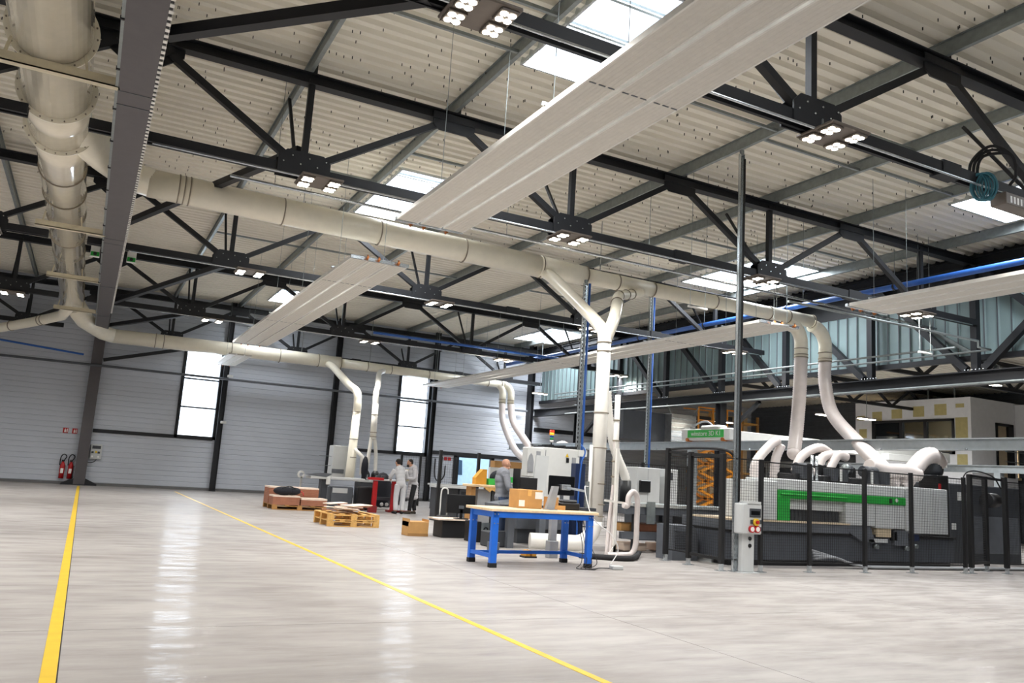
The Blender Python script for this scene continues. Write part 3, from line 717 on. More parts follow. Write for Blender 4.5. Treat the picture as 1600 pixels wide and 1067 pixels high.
fp = [10.82, 12.02, 13.5, 14.85, 16.52]
for x in fp: fence_post(x, YF, 1.97, fe)
for a, c in zip(fp, fp[1:]): wire_panel((a + .05, YF, 0), (c - .05, YF, 0), .17, 1.93, fe)
ga = thing('fence_gate', 'black framed fence gate at the far right end of the fence', 'gate')
for x, y in ((16.75, YF + .02), (17.78, YF + .35), (17.85, YF - .05)): fence_post(x, y, 2.05, ga, .09)
for a, c in (((16.75, YF, 2.02), (17.85, YF, 1.98)), ((16.75, YF + .03, .2), (17.78, YF + .3, .2))): MB().bar(a, c, .05).build('gate_rail', 'black', ga)
wire_panel((16.8, YF + .03, 0), (17.72, YF + .33, 0), .22, 1.98, ga); wire_panel((17.95, YF, 0), (20.3, YF, 0), .2, 1.95, ga)
MB().tube(spline([(16.55, YF, 1.2), (16.5, YF, 1.9), (16.8, YF, 2.12), (17.5, YF, 2.05), (17.8, YF, 1.8)], 8), .015, 6).build('cable', 'rubber', ga)
gl = thing('fence_gate', 'black framed mesh gate standing left of the grey control cabinet', 'gate')
for x, y, h in ((10.0, 12.7, 2.12), (10.04, 12.08, 2.05), (10.05, 11.22, 2.02)): fence_post(x, y, h, gl, .085)
for a, c, w in (((10.04, 12.1, 2.0), (10.05, 11.2, 1.98), .06), ((10.0, 12.7, 2.05), (10.04, 12.08, 2.0), .05), ((10.04, 12.1, .2), (10.05, 11.2, .2), .05)): MB().bar(a, c, w).build('gate_rail', 'black', gl)
wire_panel((10.04, 12.02, 0), (10.05, 11.28, 0), .22, 1.95, gl); wire_panel((10.0, 12.62, 0), (10.03, 12.14, 0), .22, 1.95, gl); wire_panel((10.12, 11.2, 0), (10.78, YF, 0), .2, 1.95, gl)
MB().tube(spline([(10.0, 12.6, 2.1), (10.05, 11.9, 2.12), (10.1, 11.2, 2.08), (10.4, 11.3, 1.9), (10.42, 11.3, 1.4)], 8), .022, 8).build('cable_tube', 'rubber', gl)
fb = thing('safety_fence', 'row of thin black fence posts with mesh behind the white forked pipe', 'fence')
for x, y in ((11.2, 31), (12.0, 31), (12.9, 31), (13.6, 31), (9.0, 21.7), (10.2, 21.7)): MB().box(x - .04, x + .04, y - .04, y + .04, 0, 2.0).build('post', 'black', fb)
wire_panel((11.2, 31, 0), (13.6, 31, 0), .2, 1.95, fb, .1)
fr = thing('safety_fence', 'black mesh fence behind the machines on the right', 'fence')
for x in (10.6, 12.2, 13.8, 15.4): MB().box(x - .035, x + .035, 18.6, 18.67, 0, 2.0).build('post', 'black', fr)
wire_panel((10.6, 18.63, 0), (15.4, 18.63, 0), .2, 1.95, fr, .08)

# ================================================================== CONTROL CABINET + UTILITY POSTS
cc = thing('control_cabinet', 'light grey electrical cabinet on a pedestal with red sockets and yellow switch', 'control cabinet', (10.44, 11.0, 0))
MB().box(-.14, .14, -.02, .08, .012, .72, .01).build('pedestal', 'machine_grey', cc); MB().box(-.2, .2, -.1, .1, 0, .012).build('foot_plate', 'machine_grey', cc)
MB().box(-.24, .22, -.12, .1, .66, 1.18, .02).build('body', 'machine_grey', cc); MB().box(-.12, .18, -.13, .1, 1.18, 1.22).build('cap', 'machine_grey', cc)
MB().box(-.08, .18, -.135, -.12, .95, 1.1, .006).build('display', 'dark_grey', cc); MB().box(-.05, .15, -.138, -.134, .99, 1.06).build('display_window', 'screen', cc)
MB().tube([(.05, -.17, .87), (.05, -.12, .87)], .062, 20).build('switch_plate', 'yellow', cc); MB().tube([(.05, -.2, .87), (.05, -.17, .87)], .03, 14).build('switch_knob', 'red', cc)
for x in (-.03, .16): MB().box(x - .028, x + .028, -.14, -.12, .84, .91, .004).build('socket', 'dark_grey', cc)
for x in (-.04, .085):
    s = MB().tube([(x, -.16, .75), (x, -.12, .75)], .06, 18).build('power_socket', 'red', cc); MB().tube([(x, -.165, .75), (x, -.16, .75)], .042, 18).build('socket_lid', 'paper', s)
MB().box(.155, .2, -.14, -.12, .72, .79, .004).build('socket', 'dark_grey', cc)
for z in (.58, .46): MB().tube([(.03, -.035, z), (.03, -.02, z)], .035, 14).build('cable_gland', 'black', cc)
def strut_post(x, y, z0, z1, label, blue=False, mt='galv_bright'):
    t = thing('utility_post', label, 'post', (x, y, 0))
    MB().box(-.05, -.042, -.03, .03, z0, z1).box(.042, .05, -.03, .03, z0, z1).box(-.05, .05, .022, .03, z0, z1).build('channel', mt, t)
    sl = MB(); z = z0 + .05
    while z < z1 - .1: sl.box(-.012, .012, .018, .022, z, z + .05); z += .1
    tag(sl.build('slot', 'black', t), kind='stuff')
    MB().box(-.09, .09, -.07, .07, z0, z0 + .012).build('foot_plate', mt, t)
    MB().box(-.03, .03, -.03, .03, z1 - .02, z1 + .08).build('head_bracket', 'galv', t)
    if blue:
        MB().tube([(.1, -.02, z0), (.1, -.02, z1)], .03, 10).build('air_pipe', 'blue_pipe', t)
    else: MB().tube([(.04, -.04, 1.2), (.04, -.04, z1 - .1)], .02, 8).build('cable', 'rubber', t)
    return t
strut_post(10.28, 11.14, 0, 7.66, 'tall slotted galvanised post rising from the control cabinet to the roof')
strut_post(10.12, 16.2, 0, 6.06, 'slotted galvanised post with blue air pipe above the white cabinet', True)
t = strut_post(15.28, 20.5, 0, 7.66, 'slotted galvanised post with blue pipe right of the thick white standpipe', True, 'rail_grey')
tag(MB().tube(spline([(9.42, 14.95, 2.15), (9.5, 14.9, 2.0), (9.42, 14.9, 1.7), (9.38, 14.9, .9), (9.4, 14.9, .015)], 8), .018, 8).build('air_hose', 'blue_pipe'), 'thin light blue air hose beside the white cabinet', 'hose')
tag(MB().box(9.35, 9.6, 15.0, 15.2, .1, 1.75, .01).build('blue_column', 'blue_dark'), 'dark blue machine column between white cabinet and standpipe', 'column')

# ================================================================== GREEN-STRIPED MACHINE
mc = thing('machining_centre', 'long grey panel machining centre with green stripe behind the fence', 'machine', (0, 11.95, 0))
MB().box(10.9, 17.6, .1, 1.5, .1, .62, .02).build('base', 'machine_base', mc)
MB().box(10.9, 17.6, .05, 1.45, .62, .66).build('base_recess', 'black', mc)
MB().box(10.9, 14.1, .0, 1.4, .66, .84, .01).build('bed', 'mid_grey', mc)
MB().box(10.9, 14.1, -.02, 1.2, .84, .872).build('belt', 'belt', mc)
MB().box(11.0, 17.5, .15, 1.4, 0, .1).build('plinth', 'black', mc)
MB().box(11.52, 12.1, .0, .9, .872, 1.62, .015).build('hood_end', 'machine_grey', mc)
MB().box(12.1, 15.82, .0, .9, 1.46, 1.68, .015).build('hood_top', 'machine_grey', mc)
MB().box(12.1, 15.82, -.02, .05, 1.30, 1.462, .008).build('green_stripe', 'green', mc)
MB().box(12.1, 12.42, -.02, .05, .872, 1.30, .004).build('green_leg', 'green', mc)
MB().box(12.16, 14.0, -.05, -.015, 1.375, 1.40, .005).build('handle_bar', 'green_box', mc)
MB().box(12.42, 14.0, .08, .12, 1.1, 1.30).build('inner_panel', 'machine_grey', mc)
MB().box(12.42, 14.0, .5, .55, .872, 1.2).build('inner_back', 'mid_grey', mc)
for k in range(14): MB().box(12.5 + k * .105, 12.59 + k * .105, .14, .15, .88, 1.12).build('curtain_strip', 'dark_grey', mc)
MB().box(14.0, 14.88, .0, .9, .84, 1.298, .012).build('front_panel', 'machine_grey', mc); MB().box(14.9, 15.82, .0, .9, .80, 1.298, .012).build('front_panel', 'machine_grey', mc)
MB().prism([(14.0, .84), (14.75, .84), (14.9, .5), (14.55, .5), (14.15, .68)], .02, .6).build('front_skirt', 'mid_grey', mc)
MB().box(15.84, 16.05, -.01, .9, .76, 1.69, .02).build('corner_column', 'machine_grey', mc)
MB().box(16.05, 17.25, .0, 1.1, .72, 1.71, .015).build('end_panel', 'machine_grey', mc)
MB().box(15.3, 15.37, -.03, -.018, 1.335, 1.43).build('stripe_mark', 'black', mc); MB().tube([(15.52, -.035, 1.4), (15.52, -.018, 1.4)], .04, 14).build('stripe_logo', 'machine_white', mc)
for x0, x1, z0, z1, mt in ((14.95, 15.4, .62, .8, 'beige_inside'), (14.7, 15.3, .5, .58, 'machine_grey'), (15.5, 15.95, .45, .78, 'mid_grey'), (16.05, 16.3, .56, .7, 'blue_dark'), (15.45, 15.6, .55, .75, 'black')): MB().box(x0, x1, .02, .2, z0, z1, .01).build('fitting', mt, mc)
for x, z in ((14.95, .42), (15.9, .4), (16.2, .45)): MB().tube([(x, .0, z), (x, .1, z)], .05, 14).build('roller', 'galv', mc)
MB().tube([(16.2, .2, .25), (17.3, .25, .25)], .09, 14).build('motor_tube', 'mid_grey', mc)
# top gear
MB().box(12.9, 15.0, .3, 1.1, 1.68, 1.82, .02).build('gear_tray', 'black', mc); MB().box(13.7, 14.9, .5, 1.0, 1.82, 2.05, .02).build('gear_box', 'black', mc)
for x, z, r in ((13.3, 1.95, .1), (14.5, 2.0, .11), (15.3, 1.98, .12), (15.6, 1.9, .1)): MB().tube([(x - .2, .5, z), (x + .2, .5, z)], r, 14).build('spindle_motor', 'dark_grey', mc)
MB().ball((14.35, .3, 2.0), .1).build('dome', 'galv', mc)
for x in (13.25, 13.38): MB().tube([(x, .2, 1.7), (x, .2, 2.2)], .03, 8).build('cylinder_rod', 'galv_bright', mc)
for x in (13.0, 13.9, 14.2, 15.15, 15.5): MB().box(x, x + .12, .2, .5, 1.72, 1.98, .01).build('bracket_block', 'dark_grey', mc)
for x in (14.05, 15.0): MB().box(x, x + .06, .18, .2, 1.72, 2.0).build('tag_plate', 'machine_white', mc)
for i, pts in enumerate((([(12.35, .9, 1.68), (12.4, .9, 2.0), (12.75, .9, 2.35), (13.0, .9, 2.5)]), ([(12.9, .9, 1.7), (12.95, .9, 2.1), (13.1, .9, 2.4)]),
                         ([(13.4, .8, 1.85), (13.6, .8, 2.2), (14.1, .8, 2.42), (14.5, .8, 2.3)]), ([(13.6, .6, 1.85), (13.85, .6, 1.95), (14.0, .6, 2.2), (14.25, .6, 2.28)]),
                         ([(14.0, .5, 1.85), (14.15, .5, 2.05), (14.35, .5, 2.28), (14.6, .5, 2.25)]))):
    flex(pts, .1, 'suction_hose', mc)
h = thing('flexible_hose', 'thick pale hose lying flat on the machine then arching over its right end', 'hose', (0, 11.95, 0))
flex([(15.55, .7, 2.12), (16.1, .7, 2.06), (16.7, .7, 2.08), (17.2, .7, 2.02)], .16, 'flat_hose', h)
flex([(16.75, .8, 1.68), (17.1, .8, 2.05), (17.55, .8, 2.42), (17.9, .8, 2.5), (18.15, .8, 2.3)], .2, 'arched_hose', h)
MB().ball((18.0, .9, 2.2), .26, .25, .28, 16, 10).build('hose_elbow', 'dark_grey', h); MB().box(17.85, 17.95, .85, .95, 1.7, 2.05).build('elbow_leg', 'black', h)
bx_ = thing('dark_cabinet', 'tall black machine cabinet behind the gate at the far right', 'cabinet', (0, 12.5, 0))
MB().box(17.7, 18.1, 0, .5, 0, 2.05, .015).build('body', 'black', bx_); MB().box(17.72, 17.8, -.012, 0, 1.7, 1.85).build('red_label', 'red', bx_)
bx_ = thing('dark_cabinet', 'low wide black machine housing at the right edge of the picture', 'cabinet', (0, 12.9, 0))
MB().box(18.7, 21.5, 0, 1.2, 0, 1.9, .02).build('body', 'dark_grey', bx_); MB().box(19.0, 19.3, -.02, 0, 1.5, 1.7).build('switch', 'machine_white', bx_)
MB().tube([(19.8, -.2, 1.55), (20.15, -.2, 1.55)], .18, 14).build('motor', 'black', bx_); MB().box(18.75, 18.9, -.02, 0, .8, .95).build('label', 'machine_white', bx_)
MB().box(19.6, 21.4, -.012, 0, .25, 1.15, .01).build('door', 'mid_grey', bx_)
st = thing('board_stack', 'stack of brown boards on shelves behind the far right gate', 'board stack', (17.2, 14.4, 0))
for k in range(4): MB().box(-.4, 1.3, 0, .6, .25 + k * .3, .4 + k * .3).build('board', 'board_brown' if k % 2 == 0 else 'board_edge', st)
for x in (-.45, .4, 1.3): MB().box(x, x + .06, 0, .6, 0, 1.5).build('upright', 'black', st)
cb = thing('floor_cable', 'bundle of grey cables snaking out from under the machine along the fence', 'cable', (0, 11.5, 0))
for k in range(4): MB().tube(spline([(13.0, .42 - k * .02, .32 - k * .05), (13.5, .28, .2), (14.1, .12 + k * .04, .06), (15.2, .1 + k * .05, .04), (17.5, .05 + k * .05, .04), (19.5, .05 + k * .05, .04)], 8), .025, 8).build('cable', 'hose_grey', cb)

# ================================================================== CONVEYOR BEHIND THE LEFT GATE
cv = thing('conveyor', 'grey roller conveyor with dark legs left of the grey control cabinet', 'conveyor', (0, 14, 0))
MB().box(9.9, 13.2, -.1, .9, .78, .94, .01).build('bed', 'mid_grey', cv); MB().box(9.9, 13.2, -.13, -.08, .94, 1.0).build('side_rail', 'galv_bright', cv)
for k in range(16): MB().tube([(10.0 + k * .2, -.05, .97), (10.0 + k * .2, .85, .97)], .035, 8).build('roller', 'galv', cv)
for x in (10.2, 11.4, 12.8):
    for y in (0, .75): MB().box(x, x + .1, y, y + .1, 0, .78).build('leg', 'dark_grey', cv)
MB().box(9.9, 13.2, 0, .1, .28, .42).build('lower_beam', 'mid_grey', cv); MB().box(10.4, 10.6, -.16, -.13, .6, 1.05).build('comb_guide', 'galv', cv)
for k, (x, z, a, mt) in enumerate(((10.0, .42, .4, 'cardboard'), (10.5, .42, .5, 'board_brown'), (11.0, .02, .5, 'board_edge'), (10.1, .02, .6, 'board_edge'), (11.1, .44, .35, 'paper'))): MB().box(x, x + a, .2, .7, z, z + .16, .02).build('offcut', mt, cv)
ch = thing('chiller_unit', 'grey slatted cooling unit behind the black mesh gate', 'machine unit', (10.2, 12.75, 0))
MB().prism([(0, 0), (.62, 0), (.62, .5), (.5, .66), (0, .66)], 0, .5).build('body', 'mid_grey', ch)
for k in range(8): MB().box(.06, .4, -.012, 0, .22 + k * .045, .24 + k * .045).build('louver', 'dark_grey', ch)
tag(MB().prism([(10.95, 0), (11.6, 0), (11.6, .55), (11.45, .7), (10.95, .7)], 12.5, 12.9).build('machine_housing', 'machine_grey'), 'pale grey angled housing beside the slatted cooling unit', 'machine unit')
bk = thing('louvre_cabinet', 'black slatted housing under the conveyor behind the gate', 'cabinet', (11.1, 13.5, 0))
MB().box(0, .9, 0, .4, .05, .78).build('body', 'black', bk)
for k in range(10): MB().box(.02, .88, -.015, 0, .1 + k * .065, .14 + k * .065).build('slat', 'dark_grey', bk)
for (x0, x1, lab) in ((12.55, 13.3, 'light grey control cabinet with small screen behind the gate'), (13.5, 13.88, 'narrow light grey cabinet with keypad behind the gate')):
    c = thing('machine_cabinet', lab, 'cabinet', (0, 17.2, 0)); MB().box(x0, x1, 0, .5, .85, 1.83, .015).build('body', 'machine_grey', c); MB().box(x0, x1, .05, .45, 0, .85).build('stand', 'dark_grey', c)
    if x1 - x0 > .5:
        MB().box(x0 + .08, x0 + .4, -.08, 0, 1.2, 1.5, .01).build('screen', 'screen', c); MB().box(x0 + .36, x0 + .364, -.004, 0, .9, 1.8).build('door_seam', 'mid_grey', c)
    else: MB().box(x0 + .08, x0 + .2, -.02, 0, 1.55, 1.75, .006).build('keypad', 'dark_grey', c)

# ================================================================== WHITE CABINET MACHINE
wc = thing('edge_bander', 'off-white machine cabinet with signal lamp behind the blue table', 'machine', (0, 15.5, 0))
MB().box(8.8, 9.75, 0, .55, .85, 2.06, .015).build('cabinet', 'machine_white', wc)
hd = MB().box(8.36, 8.74, -.15, .12, 1.4, 2.03, .02).build('hood', 'machine_white', wc); MB().prism([(8.36, 1.5), (8.5, 1.5), (8.5, 1.72), (8.47, 1.85), (8.43, 1.9), (8.39, 1.85), (8.36, 1.72)], -.165, -.148).build('hood_window', 'hose_grey', hd)
MB().box(8.56, 8.66, -.16, -.15, 1.8, 1.95).build('hood_vent', 'hose_grey', hd)
MB().box(8.3, 9.75, .05, .75, .3, .85, .01).build('lower_body', 'mid_grey', wc); MB().box(8.35, 9.7, .1, .7, 0, .3).build('plinth', 'dark_grey', wc)
MB().box(9.4, 9.47, -.01, 0, 1.76, 1.86).build('hazard_mark', 'black', wc); MB().prism([(9.38, 1.88), (9.46, 1.88), (9.42, 1.96)], -.01, 0).build('warning_triangle', 'yellow', wc)
MB().box(9.55, 9.65, -.01, 0, 1.72, 1.88).build('label', 'hose_grey', wc); MB().box(8.87, 8.88, -.004, 0, .9, 2.0).build('door_seam', 'mid_grey', wc)
MB().box(9.7, 9.92, -.02, .1, 1.92, 2.06).build('junction_box', 'machine_white', wc)
for k in range(9): MB().box(8.85 + k * .1, 8.9 + k * .1, .05, .5, 2.06, 2.09 + .02 * (k % 3)).build('top_fitting', 'black', wc)
tw = MB().tube([(9.12, .2, 2.06), (9.12, .2, 2.2)], .015, 8).build('signal_tower', 'black', wc)
for k, mt in enumerate(('paper', 'lamp_green', 'lamp_blue', 'lamp_orange', 'lamp_red')): MB().tube([(9.12, .2, 2.18 + k * .055), (9.12, .2, 2.23 + k * .055)], .042 if k < 3 else .05, 14).build('signal_light', mt, tw)
ft = thing('feed_table', 'grey machine infeed table with sloped panel beside the standing man', 'machine table', (0, 14.3, 0))
MB().prism([(7.25, .72), (8.1, .72), (8.1, .98), (7.25, .84)], 0, .7).build('top', 'mid_grey', ft); MB().box(7.2, 8.1, -.03, .0, .84, .88).build('edge', 'galv_bright', ft)
for x in (7.55, 8.25): MB().box(x, x + .14, .2, .34, 0, .72).build('leg', 'mid_grey', ft)
MB().box(8.2, 9.0, .3, .7, .84, .95, .01).build('side_box', 'machine_grey', ft)
tag(MB().box(7.85, 7.86, 14.7, 15.0, 1.0, 1.55).box(7.86, 8.25, 14.68, 14.72, 1.0, 1.38).build('laptop', 'black'), 'black laptop screen held open in front of the standing man', 'laptop')
tag(MB().prism([(0, 0), (.3, 0), (.36, .9), (.06, .9)], -.02, .02).build('sloped_panel', 'machine_grey', None, (8.22, 14.85, .95)), 'grey tilted panel left of the white cabinet', 'panel')
# pipework right of the standpipe
t = thing('pipe_frame', 'white square-tube frame with hose arms right of the thick standpipe', 'frame', (9.16, 13.2, 0))
MB().box(-.03, .03, -.03, .03, 0, 2.05).build('upright', 'pipe_white', t); MB().prism([(-.2, 0), (.03, 0), (.03, .25)], -.03, .03).build('foot', 'pipe_white', t); MB().bar((-.25, 0, 1.05), (.4, 0, 1.0), .04).build('cross_bar', 'pipe_white', t)
t = thing('flexible_hose', 'beige hook-shaped hose dropping to the floor right of the standpipe', 'hose', (0, 13.0, 0))
flex([(9.2, 0, .98), (9.3, 0, .98), (9.32, 0, 1.15), (9.42, 0, 1.24), (9.52, 0, 1.12), (9.53, 0, .7), (9.52, 0, .25), (9.42, 0, .08), (9.2, -.1, .07), (8.7, -.25, .07)], .055, 'hose_body', t, 'hose', .03)
t = thing('flexible_hose', 'thin twin beige hoses leaning beside the thick standpipe', 'hose', (0, 13.3, 0))
for k in range(2): flex([(9.15 + k * .07, 0, 2.2), (9.17 + k * .07, 0, 1.5), (9.1 + k * .07, 0, .7), (9.0 + k * .07, -.1, .05)], .035, 'hose_body', t, 'hose', .03)
MB().tube([(9.18, 0, 3.1), (9.18, 0, 1.35)], .055, 12).build('riser', 'pipe_white', t)
for z in (1.5, 1.8, 2.2, 2.6): rings(t, [(9.18, 0, z)], (0, 0, 1), .056)
t = thing('flexible_hose', 'pale bell-shaped hose bending right behind the standpipe', 'hose', (0, 14.5, 0))
flex([(9.72, 0, 3.3), (9.8, 0, 2.75), (9.98, 0, 2.1), (10.25, 0, 1.6), (10.3, 0, 1.45)], .1, 'hose_body', t, 'pipe_white', .06); MB().tube([(10.3, 0, 1.0), (10.3, 0, 1.45)], .12, 16).build('hose_collar', 'black', t)
tag(MB().tube(spline([(8.2, 12.9, .05), (8.9, 12.5, .05), (9.3, 12.7, .06), (9.9, 13.4, .06)], 8), .05, 10).build('floor_hose', 'rubber'), 'black hose lying on the floor behind the table right legs', 'hose')

# ================================================================== BLUE WORK TABLE AND THINGS ON IT
tb = thing('work_table', 'blue steel work table with light wooden top in the foreground', 'table', (6.6, 11.85, 0), .02)
MB().box(-.98, 1.0, -.45, .48, .84, .885, .008).build('tabletop', 'wood_top', tb)
for x in (-.88, .87):
    for y in (-.38, .36):
        l = MB().box(x - .055, x + .055, y - .04, y + .04, .06, .84, .008).build('leg', 'blue_paint', tb); MB().box(x - .06, x + .06, y - .045, y + .045, 0, .07, .006).build('rubber_foot', 'rubber', l)
        bo = MB()
        for z in (.66, .8):
            for s in (-.03, .03): bo.tube([(x + s, y - .05, z), (x + s, y - .035, z)], .009, 6)
        bo.build('bolt', 'galv_bright', l)
MB().box(-.93, .92, -.42, -.38, .75, .84).build('apron', 'blue_paint', tb); MB().box(-.93, .92, .34, .38, .75, .84).build('apron', 'blue_paint', tb)
for x in (-.9, .87): MB().box(x - .02, x + .02, -.38, .36, .75, .84).build('apron', 'blue_paint', tb); MB().box(x - .02, x + .02, -.35, .33, .14, .2).build('stretcher', 'blue_paint', tb)
MB().box(-.88, .87, .28, .33, .14, .19).build('stretcher', 'blue_paint', tb)
b_ = thing('cardboard_box', 'brown cardboard carton with white label on the blue work table', 'box', (6.5, 11.95, .885))
MB().box(-.14, .3, -.05, .3, 0, .3, .006).build('carton', 'cardboard', b_); MB().box(.02, .09, -.053, .3, .2, .303).build('tape', 'pallet_wood', b_); MB().box(-.135, -.03, -.054, -.05, .03, .13).build('label', 'paper', b_); MB().box(.16, .3, -.055, -.05, .16, .27).build('label', 'paper', b_)
b_ = thing('cardboard_box', 'small open brown carton behind the grey metal bracket on the table', 'box', (7.0, 11.98, .885)); MB().box(0, .16, 0, .22, 0, .2).box(.0, .24, -.1, .0, 0, .07).build('carton', 'cardboard', b_)
tag(MB().prism([(6.78, .885), (6.93, .885), (7.0, 1.27), (6.9, 1.27)], 11.72, 11.8).box(6.78, 6.95, 11.65, 11.85, .885, .9).build('metal_bracket', 'hose_grey'), 'upright grey metal bracket leaning on the carton on the table', 'bracket')
p_ = thing('label_printer', 'black desktop device standing near the right end of the blue table', 'printer', (7.2, 12.0, .885)); MB().box(0, .34, -.1, .2, 0, .12, .015).build('body', 'black', p_); MB().box(.02, .3, -.08, .1, .12, .17, .02).build('lid', 'dark_grey', p_); MB().box(.34, .7, -.05, .2, .0, .05).build('tray', 'dark_grey', p_)
mo = thing('monitor', 'black flat monitor on an arm above the right end of the blue table', 'monitor', (7.82, 13.0, 0)); MB().box(-.28, .27, -.02, .02, 1.1, 1.45, .01).build('screen_back', 'screen', mo); MB().box(-.05, .14, -.1, -.02, 1.2, 1.3, .01).build('vesa_mount', 'galv_bright', mo)
MB().bar((.05, -.08, 1.25), (.25, -.5, 1.2), .04).bar((.25, -.5, 1.2), (-.02, -.9, 1.18), .04).build('arm', 'galv_bright', mo); MB().bar((-.02, -.9, .88), (-.02, -.9, 1.38), .045).build('pole', 'galv', mo); MB().box(-.06, .02, -.96, -.86, .8, .9).build('clamp', 'galv', mo)
MB().bar((0.02, .02, .6), (.02, .02, 1.2), .05).build('stand', 'mid_grey', mo)
tag(MB().tube(spline([(7.75, 12.0, 1.3), (7.62, 11.9, 1.25), (7.6, 11.6, .8), (7.85, 11.4, .55), (8.0, 11.4, .3), (7.85, 11.4, .05)], 8), .008, 6).build('cable', 'paper'), 'thin white cable looping down from the table arm to the floor', 'cable')
t = thing('cable_tangle', 'tangle of thin black cables hanging from the table to the floor', 'cable', (7.3, 11.5, 0))
for k in range(4): MB().tube(spline([(.1 + .06 * k, .3, .84), (.12 + .05 * k, .1, .4), (.0 + .1 * k, -.1, .1), (-.15 + .08 * k, -.2, .015), (.1, -.25 - .03 * k, .012), (.35, -.1, .012), (.55 + .05 * k, -.15, .012)], 6), .006, 5).build('cable', 'black', t)
MB().box(.52, .72, -.25, -.12, 0, .06, .01).build('power_strip', 'machine_grey', t)
t = thing('foot_pedal', 'orange foot pedal on the floor under the blue table', 'pedal', (7.15, 12.9, 0)); MB().box(-.12, .12, -.1, .1, 0, .03).build('base', 'black', t); MB().prism([(-.1, .03), (-.02, .03), (-.02, .13), (-.1, .1)], -.1, .1).prism([(.02, .03), (.1, .03), (.12, .1), (.02, .13)], -.1, .1).build('cover', 'amber_box', t)
t = thing('lifting_column', 'grey lifting column on the floor behind the blue table', 'column', (7.62, 12.9, 0)); MB().box(-.06, .06, -.05, .05, .2, .84).build('column', 'hose_grey', t); MB().box(-.09, .09, -.08, .08, 0, .3, .01).build('foot', 'hose_grey', t)
t = thing('lifting_column', 'dark grey lifting column left of the orange pedal', 'column', (6.75, 13.5, 0)); MB().box(-.05, .05, -.05, .05, .1, .8).build('column', 'mid_grey', t); MB().box(-.09, .09, -.08, .08, 0, .2, .01).build('foot', 'mid_grey', t)
tag(MB().box(7.2, 7.75, 14.6, 15.0, 0, .3, .02).build('storage_crate', 'dark_grey'), 'dark plastic crate on the floor seen under the blue table', 'crate')

# desk with monitor left of the table
dk = thing('computer_bench', 'low black box bench with pale top left of the blue table', 'bench', (7.3, 16.5, 0)); MB().box(-.3, .34, 0, .5, 0, .37, .01).build('box', 'black', dk); MB().box(-.42, .42, -.06, .56, .37, .4).build('top', 'board_edge', dk)
mo = thing('monitor', 'wide black monitor seen from behind on the low bench', 'monitor', (7.45, 16.45, .4)); MB().box(-.36, .32, .1, .14, .12, .52, .01).build('screen_back', 'black', mo); MB().box(-.14, .14, .0, .2, 0, .02).build('foot', 'black', mo); MB().box(-.03, .03, .1, .13, .02, .2).build('neck', 'black', mo); MB().box(-.07, .05, .09, .1, .22, .29).build('port_panel', 'mid_grey', mo)
pc = thing('computer_tower', 'black and grey computer tower on the floor beside the low bench', 'computer', (7.5, 15.6, 0)); MB().box(-.2, .0, 0, .4, .0, .42, .006).build('case', 'black', pc); MB().box(.0, .18, .0, .01, .02, .4).build('rear_panel', 'galv', pc); MB().ring((.1, -.005, .26), (0, 1, 0), .03, .055, .02).build('fan', 'black', pc); MB().box(.02, .16, -.01, 0, .05, .15).build('ports', 'black', pc)
b_ = thing('cardboard_box', 'open brown cardboard box alone on the floor left of the low bench', 'box', (6.55, 16.7, 0)); MB().box(-.24, .22, 0, .4, 0, .3, .004).build('carton', 'cardboard', b_); MB().box(-.24, .22, -.008, .0, 0, .06).build('lower_flap', 'cardboard_dark', b_); MB().box(-.24, -.235, -.05, .4, .2, .36).build('top_flap', 'cardboard', b_); MB().box(.215, .22, .0, .4, .2, .35).build('top_flap', 'cardboard', b_)

# cluttered bench behind the standing man
wb = thing('packing_bench', 'wooden topped bench with grey bin behind the standing man', 'bench', (8.55, 18.5, 0)); MB().box(-.05, 1.15, -.1, .45, 1.08, 1.14, .01).build('top', 'wood_top', wb); MB().box(0, .12, 0, .3, 0, 1.08).build('end_panel', 'pallet_dark', wb); MB().box(.22, .6, .1, .6, .1, 1.02, .02).build('bin', 'hose_grey', wb); MB().box(.62, 1.1, .1, .6, 0, 1.05).build('cupboard', 'dark_grey', wb)
MB().prism([(.28, 1.08), (.75, 1.08), (.62, .98), (.5, 1.02), (.45, .96)], -.13, -.1).build('paper_edge', 'pallet_wood', wb)
tag(MB().prism([(8.72, 1.14), (9.02, 1.14), (9.02, 1.52), (8.92, 1.52), (8.82, 1.42), (8.72, 1.3)], 18.65, 18.85).build('parts_bin', 'amber_box'), 'amber yellow bin on the bench behind the standing man', 'bin')
tag(MB().box(8.86, 9.15, 18.6, 18.8, 1.14, 1.3, .01).build('parts_bin', 'green_box', None, (.2, 0, 0)), 'bright green box on the bench left of the standing man', 'bin')
tag(MB().box(8.6, 8.9, 16.0, 16.2, 1.25, 1.37, .01).build('parts_bin', 'green_box', None, (-.45, -.1, 0)), 'bright green box right of the standing man', 'bin')
tag(MB().ball((9.4, 18.75, 1.32), .26, .12, .2).build('dark_bag', 'bag_cloth'), 'dark rounded bag on the bench behind the green box', 'bag')
tag(MB().box(9.75, 11.0, 20.0, 20.1, 0, 1.6).build('partition_panel', 'machine_grey'), 'light grey partition panel behind the cluttered bench', 'panel')
tag(MB().box(9.95, 11.2, 20.12, 20.4, 0, 1.78).build('carton_row', 'cardboard_dark'), 'dark brown cartons above the grey partition panel', 'box')
ct = thing('counter', 'long grey counter with dark shelves in front of the bright doorway', 'counter', (.35, 22, 0)); MB().box(8.7, 10.6, 0, .5, .94, 1.0).build('top', 'machine_grey', ct); MB().box(8.75, 9.45, .1, .45, .0, .94).build('cabinet', 'dark_grey', ct); MB().box(9.5, 10.5, .1, .45, .1, .94).build('cabinet', 'mid_grey', ct)
